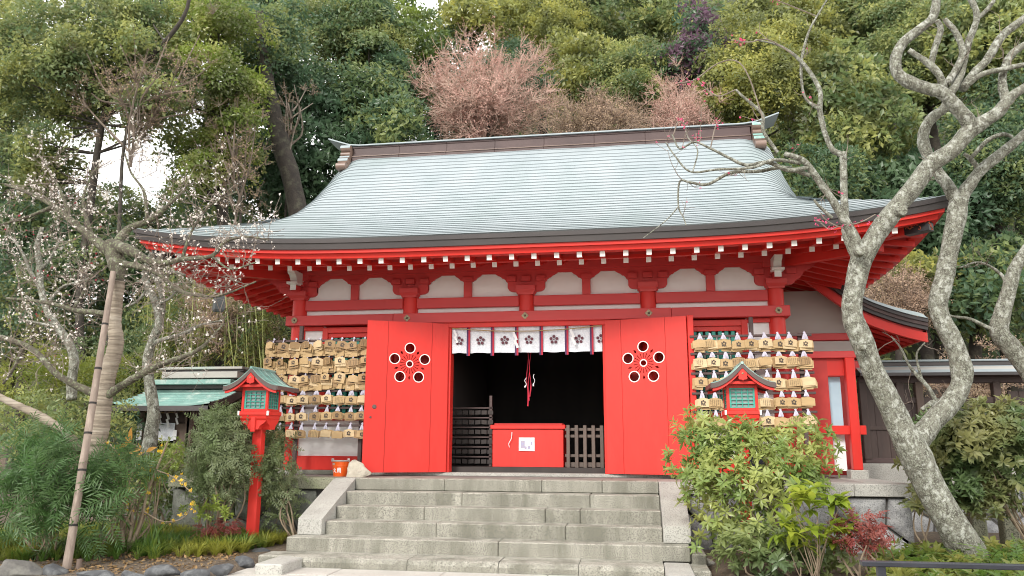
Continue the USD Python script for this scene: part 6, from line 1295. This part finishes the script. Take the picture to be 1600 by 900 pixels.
limR = [
 [(1346, 412, -2.4, 34), (1334, 370, -2.45, 22), (1316, 338, -2.5, 18), (1295, 305, -2.55, 15), (1274, 275, -2.6, 14), (1256, 252, -2.65, 13), (1226, 240, -2.7, 10)],
 [(1342, 405, -2.4, 24), (1324, 370, -2.4, 18), (1319, 310, -2.35, 14), (1318, 262, -2.3, 14), (1317, 238, -2.3, 14)],
 [(1316, 242, -2.3, 12), (1300, 233, -2.3, 11), (1288, 205, -2.3, 10), (1281, 172, -2.3, 11), (1281, 142, -2.3, 9), (1262, 108, -2.3, 8), (1240, 85, -2.3, 6), (1215, 70, -2.3, 4), (1180, 62, -2.3, 3)],
 [(1281, 172, -2.3, 7), (1257, 150, -2.25, 5), (1252, 100, -2.25, 6), (1262, 55, -2.2, 5), (1275, 28, -2.2, 4), (1292, 0, -2.2, 3)],
 [(1346, 408, -2.4, 40), (1370, 365, -2.4, 38), (1398, 328, -2.4, 36), (1424, 297, -2.4, 35), (1452, 260, -2.4, 34), (1486, 235, -2.45, 33), (1515, 205, -2.5, 32), (1540, 188, -2.5, 26), (1562, 172, -2.5, 24), (1578, 152, -2.5, 20), (1606, 134, -2.5, 16)],
 [(1522, 202, -2.5, 30), (1498, 172, -2.55, 27), (1472, 145, -2.6, 26), (1450, 138, -2.6, 24), (1420, 128, -2.6, 24), (1402, 112, -2.6, 22), (1401, 88, -2.6, 21), (1412, 66, -2.6, 19), (1436, 46, -2.6, 18), (1458, 26, -2.6, 17), (1464, -12, -2.6, 16)],
 [(1474, 140, -2.6, 16), (1468, 118, -2.65, 14), (1452, 100, -2.65, 14), (1438, 90, -2.65, 11), (1420, 78, -2.65, 10)],
 [(1454, 102, -2.65, 13), (1462, 70, -2.7, 13), (1470, 45, -2.7, 12), (1464, 32, -2.7, 10)],
 [(1478, 132, -2.6, 14), (1496, 105, -2.55, 13), (1504, 80, -2.55, 13), (1494, 52, -2.55, 12), (1476, 30, -2.55, 10)],
 [(1484, 148, -2.6, 17), (1500, 118, -2.5, 15), (1512, 70, -2.5, 14), (1526, 30, -2.5, 12), (1520, 5, -2.5, 11), (1505, -15, -2.5, 10)],
 [(1526, 30, -2.5, 9), (1545, 12, -2.5, 8), (1560, -10, -2.5, 7)],
 [(1504, 138, -2.5, 18), (1522, 115, -2.45, 16), (1545, 90, -2.45, 17), (1566, 56, -2.45, 16), (1604, 26, -2.45, 14)],
 [(1506, 136, -2.5, 12), (1535, 116, -2.55, 11), (1568, 108, -2.55, 10), (1604, 100, -2.55, 10)],
 [(1573, 160, -2.5, 18), (1566, 132, -2.45, 16), (1570, 105, -2.45, 15), (1584, 82, -2.45, 14), (1608, 66, -2.45, 13)],
 [(1424, 700, -2.3, 46), (1450, 668, -2.15, 42), (1484, 630, -2.05, 40), (1503, 595, -2.0, 40), (1496, 552, -2.0, 38), (1476, 510, -2.0, 36), (1466, 480, -2.0, 36), (1474, 440, -2.0, 36), (1484, 390, -2.0, 35), (1493, 345, -2.0, 36), (1499, 312, -2.0, 34)],
 [(1498, 318, -2.0, 26), (1482, 292, -2.0, 23), (1466, 270, -1.95, 22), (1448, 240, -1.95, 22), (1442, 212, -1.95, 22), (1456, 184, -1.95, 21), (1476, 168, -1.95, 18), (1484, 140, -1.95, 15)],
 [(1500, 316, -2.0, 28), (1514, 290, -2.0, 24), (1534, 265, -2.0, 22), (1562, 242, -2.0, 20), (1606, 206, -2.0, 18)],
 [(1530, 264, -2.0, 12), (1514, 246, -2.05, 9), (1506, 240, -2.05, 6)], [(1518, 246, -2.05, 8), (1542, 220, -2.1, 9), (1566, 210, -2.1, 8), (1582, 214, -2.1, 6)],
 [(1262, 262, -2.65, 9), (1232, 266, -2.7, 9), (1200, 254, -2.7, 8), (1166, 258, -2.75, 7), (1140, 247, -2.75, 6), (1110, 232, -2.8, 5), (1085, 222, -2.8, 4), (1062, 232, -2.8, 4), (1050, 210, -2.8, 3)],
 [(1266, 274, -2.6, 10), (1224, 262, -2.6, 8), (1184, 268, -2.6, 7), (1142, 270, -2.6, 7), (1106, 288, -2.6, 6), (1078, 285, -2.6, 5), (1062, 284, -2.6, 4), (1060, 322, -2.6, 3.5), (1068, 340, -2.6, 2.5), (1072, 352, -2.6, 2)],
 [(1250, 255, -2.65, 8), (1210, 250, -2.75, 7), (1174, 262, -2.8, 6), (1120, 265, -2.8, 5), (1078, 268, -2.85, 4), (1052, 240, -2.85, 3), (1040, 222, -2.85, 2.5)],
 [(1215, 238, -2.7, 7), (1193, 205, -2.75, 7), (1192, 180, -2.75, 7), (1178, 165, -2.75, 6), (1160, 150, -2.75, 5), (1150, 140, -2.75, 4)],
 [(1061, 322, -2.6, 2.5), (1040, 345, -2.6, 2), (1005, 372, -2.6, 1.6)], [(1082, 270, -2.8, 3), (1090, 235, -2.8, 2.5), (1075, 215, -2.8, 2), (1068, 190, -2.8, 2)],
 [(1300, 340, -2.5, 7), (1280, 322, -2.55, 6), (1272, 312, -2.55, 5)]]
fbR = lambda x, y, rg: (x < 1330) & (rg.random(len(x)) < .22)
plum('great lichen-spotted plum tree forking in front of the right half of the hall', mainR, limR, BARKL, 1.5, 71, .30, .0065, petals=P_PINK, flower_frac=.35, depth=1, flower_box=fbR, knots=((1343, 393, -2.62, 13), (1347, 542, -2.6, 9), (1408, 330, -2.68, 14)))
# clusters of pink blossom that can be told apart
for i, (px, py, n) in enumerate(((1062, 190, 9), (1070, 196, 6), (1088, 210, 6), (1116, 195, 7), (1085, 125, 8), (1146, 60, 6), (1170, 66, 5), (1228, 4, 5), (1290, 352, 12), (1304, 355, 10), (1330, 352, 5), (1240, 352, 0))):
    pass
t2 = numbered('/World/blossoming_plum_twigs'); 
tw_ = thing('plum_twig', 'small pink-flowered plum twig in front of the red eave near the right fork', 'plum twig', at(1318, 360, -2.5)); P = []; rg = np.random.default_rng(15); mb = MB()
for ln_ in ([(1318, 356), (1305, 352), (1290, 343), (1282, 332)], [(1310, 354), (1296, 358), (1282, 348)], [(1318, 352), (1335, 350), (1350, 345), (1368, 335)], [(1300, 350), (1280, 346), (1274, 345)]):
    q, r = px_line([(a, b, -2.52, 2.2) for a, b in ln_]); mb.tube(q, r, 4); P += [q[k] + rg.normal(size=3) * .022 for k in rg.integers(2, len(q), 9)]
part(tw_, 'twig', mb, TWIG); P = np.array(P); scatter(tw_, 'blossoms', [(rosette(5, .015, .015, 140 + k, .45), P_PINK) for k in range(2)], P, frames(rg.normal(size=P.shape), rg), rg.uniform(.8, 1.3, len(P)), rg)
tw_ = thing('plum_twig', 'thin twigs with pink plum blossom clusters above the right end of the ridge', 'plum twig', at(1150, 100, -2.8)); P = []; mb = MB()
for ln_ in ([(1192, 185), (1170, 120), (1150, 95), (1120, 100), (1085, 125), (1060, 130)], [(1240, 85), (1200, 62), (1170, 66), (1142, 62)], [(1052, 212), (1060, 190), (1072, 196)], [(1110, 232), (1118, 198), (1125, 190)], [(1150, 140), (1120, 150), (1092, 128)], [(1275, 25), (1228, 6), (1200, -5)], [(1088, 222), (1088, 208)]):
    q, r = px_line([(a, b, -2.8, 2.6) for a, b in ln_]); mb.tube(q, r, 4); P += [q[-k] + rg.normal(size=3) * .03 for k in rg.integers(1, 5, 11)]
part(tw_, 'twig', mb, TWIG); P = np.array(P); scatter(tw_, 'blossoms', [(rosette(5, .015, .015, 150 + k, .45), P_PINK) for k in range(2)], P, frames(rg.normal(size=P.shape), rg), rg.uniform(.8, 1.3, len(P)), rg)
plum('pale lichened plum with a bent trunk at the right edge', [(1640, 640, -1.0, 40), (1612, 585, -1.0, 38), (1582, 545, -1.0, 36), (1562, 520, -1.0, 34), (1566, 490, -1.0, 30), (1576, 455, -1.0, 28), (1586, 420, -1.0, 24), (1606, 385, -1.0, 20)],
     [[(1566, 515, -1.0, 14), (1545, 512, -1.0, 8), (1515, 498, -1.0, 6), (1482, 492, -1.0, 4), (1460, 470, -1.0, 3)], [(1578, 450, -1.0, 10), (1560, 425, -1.0, 6), (1530, 410, -1.0, 4), (1500, 418, -1.0, 3)], [(1440, 640, -.9, 8), (1465, 628, -.9, 14), (1500, 640, -.9, 14), (1540, 648, -.9, 12), (1580, 638, -.9, 11), (1620, 645, -.9, 12)], [(1465, 632, -.9, 10), (1450, 605, -.9, 8), (1436, 590, -.9, 9), (1420, 570, -.9, 5), (1408, 545, -.9, 4), (1392, 525, -.9, 3)], [(1440, 592, -.9, 6), (1432, 555, -.9, 4), (1445, 535, -.9, 3)]], BARKL, 3.0, 73, .34, .006, depth=2)
# left white plum with jute-wrapped trunk
Y = -3.0
mainL = [(128, 790, Y, 41), (134, 750, Y, 37), (145, 710, Y, 35), (156, 665, Y, 31), (160, 628, Y, 30), (168, 585, Y, 28), (181, 540, Y, 25), (179, 505, Y, 21), (182, 470, Y, 20), (185, 440, Y, 20), (183, 415, Y, 31), (176, 392, Y, 32), (170, 378, Y, 23)]
limL = [
 [(172, 395, Y, 24), (145, 372, Y, 17), (112, 346, Y, 13), (85, 322, Y, 10), (45, 302, Y, 7), (8, 288, Y, 5)], [(180, 385, Y, 20), (200, 358, Y + .1, 14), (232, 345, Y + .1, 11), (258, 325, Y + .1, 8), (285, 300, Y + .1, 5)],
 [(182, 385, Y, 26), (205, 392, Y - .1, 20), (232, 407, Y - .1, 15), (258, 411, Y - .1, 12), (284, 405, Y - .1, 10), (330, 400, Y - .15, 8), (352, 378, Y - .15, 6), (385, 370, Y - .2, 4), (420, 375, Y - .2, 3)],
 [(190, 412, Y, 14), (216, 416, Y - .1, 11), (246, 427, Y - .1, 10), (264, 442, Y - .1, 9), (284, 456, Y - .1, 8), (315, 462, Y - .15, 6), (345, 462, Y - .2, 4), (400, 440, Y - .2, 3)],
 [(150, 616, Y, 16), (118, 602, Y - .05, 14), (88, 584, Y - .1, 13), (62, 556, Y - .1, 12), (40, 540, Y - .1, 11), (12, 530, Y - .1, 11), (-20, 522, Y - .1, 9)], [(36, 545, Y - .1, 8), (22, 575, Y - .1, 6), (5, 600, Y - .1, 5)],
 [(158, 625, Y, 18), (185, 606, Y - .05, 15), (215, 588, Y - .1, 14), (248, 571, Y - .1, 12), (285, 558, Y - .1, 10), (312, 545, Y - .1, 8), (330, 528, Y - .1, 5), (350, 505, Y - .1, 3)],
 [(178, 492, Y, 12), (150, 488, Y + .05, 11), (118, 485, Y + .05, 10), (88, 476, Y + .05, 9), (50, 470, Y + .05, 7), (10, 466, Y + .05, 5)], [(112, 486, Y + .05, 7), (128, 462, Y + .05, 6), (140, 435, Y + .05, 4), (160, 422, Y, 3)],
 [(230, 345, Y + .1, 8), (225, 300, Y + .1, 6), (205, 270, Y + .1, 4), (195, 240, Y + .1, 3)], [(284, 405, Y - .1, 7), (300, 360, Y - .1, 5), (330, 320, Y - .1, 4), (370, 300, Y - .1, 3)], [(112, 346, Y, 8), (95, 300, Y, 6), (75, 265, Y, 4), (60, 240, Y, 3)], [(85, 322, Y, 8), (40, 340, Y, 6), (5, 350, Y, 4)],
 [(330, 400, Y - .15, 5), (360, 420, Y - .15, 4), (400, 410, Y - .2, 3)], [(145, 372, Y, 9), (130, 320, Y + .1, 6), (140, 280, Y + .1, 4), (160, 250, Y + .1, 3)]]
fbL = lambda x, y, rg: np.where((y < 425) & (x < 430), rg.random(len(x)) < .8, rg.random(len(x)) < np.where((y < 530) & (x < 130), .9, .25))
pt, tipsL = plum('white-blossoming plum tree with a jute-wrapped trunk and bare twigs at the left', mainL, limL, BARKM, 9.0, 81, .46, .0060, petals=P_WHITE, flower_frac=.34, depth=2, upb=.10, flower_box=fbL)
q, r = px_line([m for m in mainL if 440 <= m[1]], 22); k = np.arange(len(q)); rr = r * 1.10 + .008 * np.abs(np.sin(k * .45 + .5 * np.sin(k * .11))) ** .6 + .003 * np.sin(k * 2.3); part(pt, 'jute_wrapping', MB().tube(q, rr, 22, wob=.07, seed=6), JUTE, smooth=True)
q, r = px_line([(128, 705, Y + .05, 18), (100, 676, Y, 17), (62, 650, Y, 14), (28, 634, Y, 12), (-10, 616, Y, 10)], 16); k = np.arange(len(q)); part(pt, 'jute_wrapping', MB().tube(q, r * 1.02 + .008 * np.abs(np.sin(k * .5)) ** .6, 16, wob=.08, seed=7), JUTE, smooth=True)
a, b = atz(104, 890, -.84), at(177, 425, -3.12); po = thing('prop_pole', 'weathered slanting wooden pole propping the white plum', 'pole', a); ax_ = [a + (b - a) * t for t in np.linspace(0, 1, 26)]
part(po, 'shaft', MB().tube(ax_, np.linspace(.046, .034, 26), 10, wob=.12, seed=3), POLEW, smooth=True)
for t in (.13, .30, .42, .52, .64, .80): c = a + (b - a) * t; d = (b - a) / np.linalg.norm(b - a); part(po, 'tie', MB().tube([c - d * .012, c + d * .012], .049 - .012 * t, 10), STRAP)
c = a + np.array([.10, .05, 0]); top('wooden_stake', MB().tube([c + [0, 0, -.1], c + [0, 0, .10]], [.032, .028], 9), GWOOD, 'short stake beside the foot of the prop pole', 'stake', smooth=40)
plum('twisted grey-lichened plum standing behind the wrapped trunk', [(232, 712, -1.6, 30), (236, 680, -1.6, 27), (240, 645, -1.6, 24), (234, 600, -1.6, 20), (230, 562, -1.6, 18), (240, 528, -1.6, 17), (249, 505, -1.6, 16), (242, 470, -1.6, 14), (230, 445, -1.6, 14), (228, 420, -1.6, 13), (238, 395, -1.6, 10)],
     [[(246, 512, -1.6, 12), (254, 480, -1.55, 11), (250, 450, -1.55, 11), (240, 425, -1.55, 10), (250, 400, -1.55, 8)], [(240, 535, -1.6, 10), (262, 528, -1.6, 8), (290, 520, -1.6, 7), (312, 508, -1.6, 5), (350, 500, -1.6, 3)], [(240, 478, -1.6, 7), (262, 468, -1.6, 5), (275, 455, -1.6, 4)], [(250, 440, -1.6, 7), (270, 425, -1.6, 5), (290, 430, -1.6, 4)], [(232, 450, -1.6, 7), (215, 470, -1.6, 5), (195, 480, -1.6, 4)]], BARKL, 9.0, 83, .4, .006, petals=P_WHITE, flower_frac=.12, depth=2, bark2=BARKL)
plum('lichened plum leaning left behind the blossoms', [(112, 625, -.6, 20), (112, 595, -.6, 18), (116, 560, -.6, 18), (104, 530, -.6, 16), (88, 508, -.6, 14), (74, 485, -.6, 13), (64, 450, -.6, 12), (62, 415, -.6, 12), (58, 385, -.6, 10), (66, 355, -.6, 7)],
     [[(64, 450, -.6, 9), (48, 425, -.6, 7), (35, 395, -.6, 5), (20, 372, -.6, 4)], [(66, 420, -.6, 8), (84, 395, -.6, 6), (95, 370, -.6, 4)], [(90, 510, -.6, 7), (60, 505, -.6, 5), (30, 500, -.6, 4)], [(72, 480, -.6, 7), (95, 450, -.6, 5), (125, 440, -.6, 4), (150, 432, -.6, 3)]], BARKL, 9.0, 85, .42, .006, petals=P_WHITE, flower_frac=.15, depth=2)
rg = np.random.default_rng(17); P = [at(rg.uniform(20, 260), rg.uniform(330, 530), -1.0 + rg.uniform(-.2, .2)) for _ in range(16)]; mb = MB(); B = []
for p in P: tips = []; grow(mb, tips, p, rg.normal(size=3) + [0, 0, .5], .5, .006, rg, 1); B += [tips[k] for k in rg.integers(0, len(tips), 4)]
rt = thing('red_plum', 'crimson-budded plum twigs threaded behind the white blossoms', 'plum tree', P[0]); part(rt, 'twigs', mb, TWIG, kind='stuff'); B = np.array(B); scatter(rt, 'blossoms', [(rosette(5, .018, .018, 160 + k, .5), lm('crimson_petals', G3((.45, .02, .06), (.55, .03, .09), (.6, .06, .12)), ncol=(.5, .03, .08)) if 'crimson_petals' not in MT else MT['crimson_petals']) for k in range(2)], B, frames(rg.normal(size=B.shape), rg), rg.uniform(.8, 1.3, len(B)), rg)
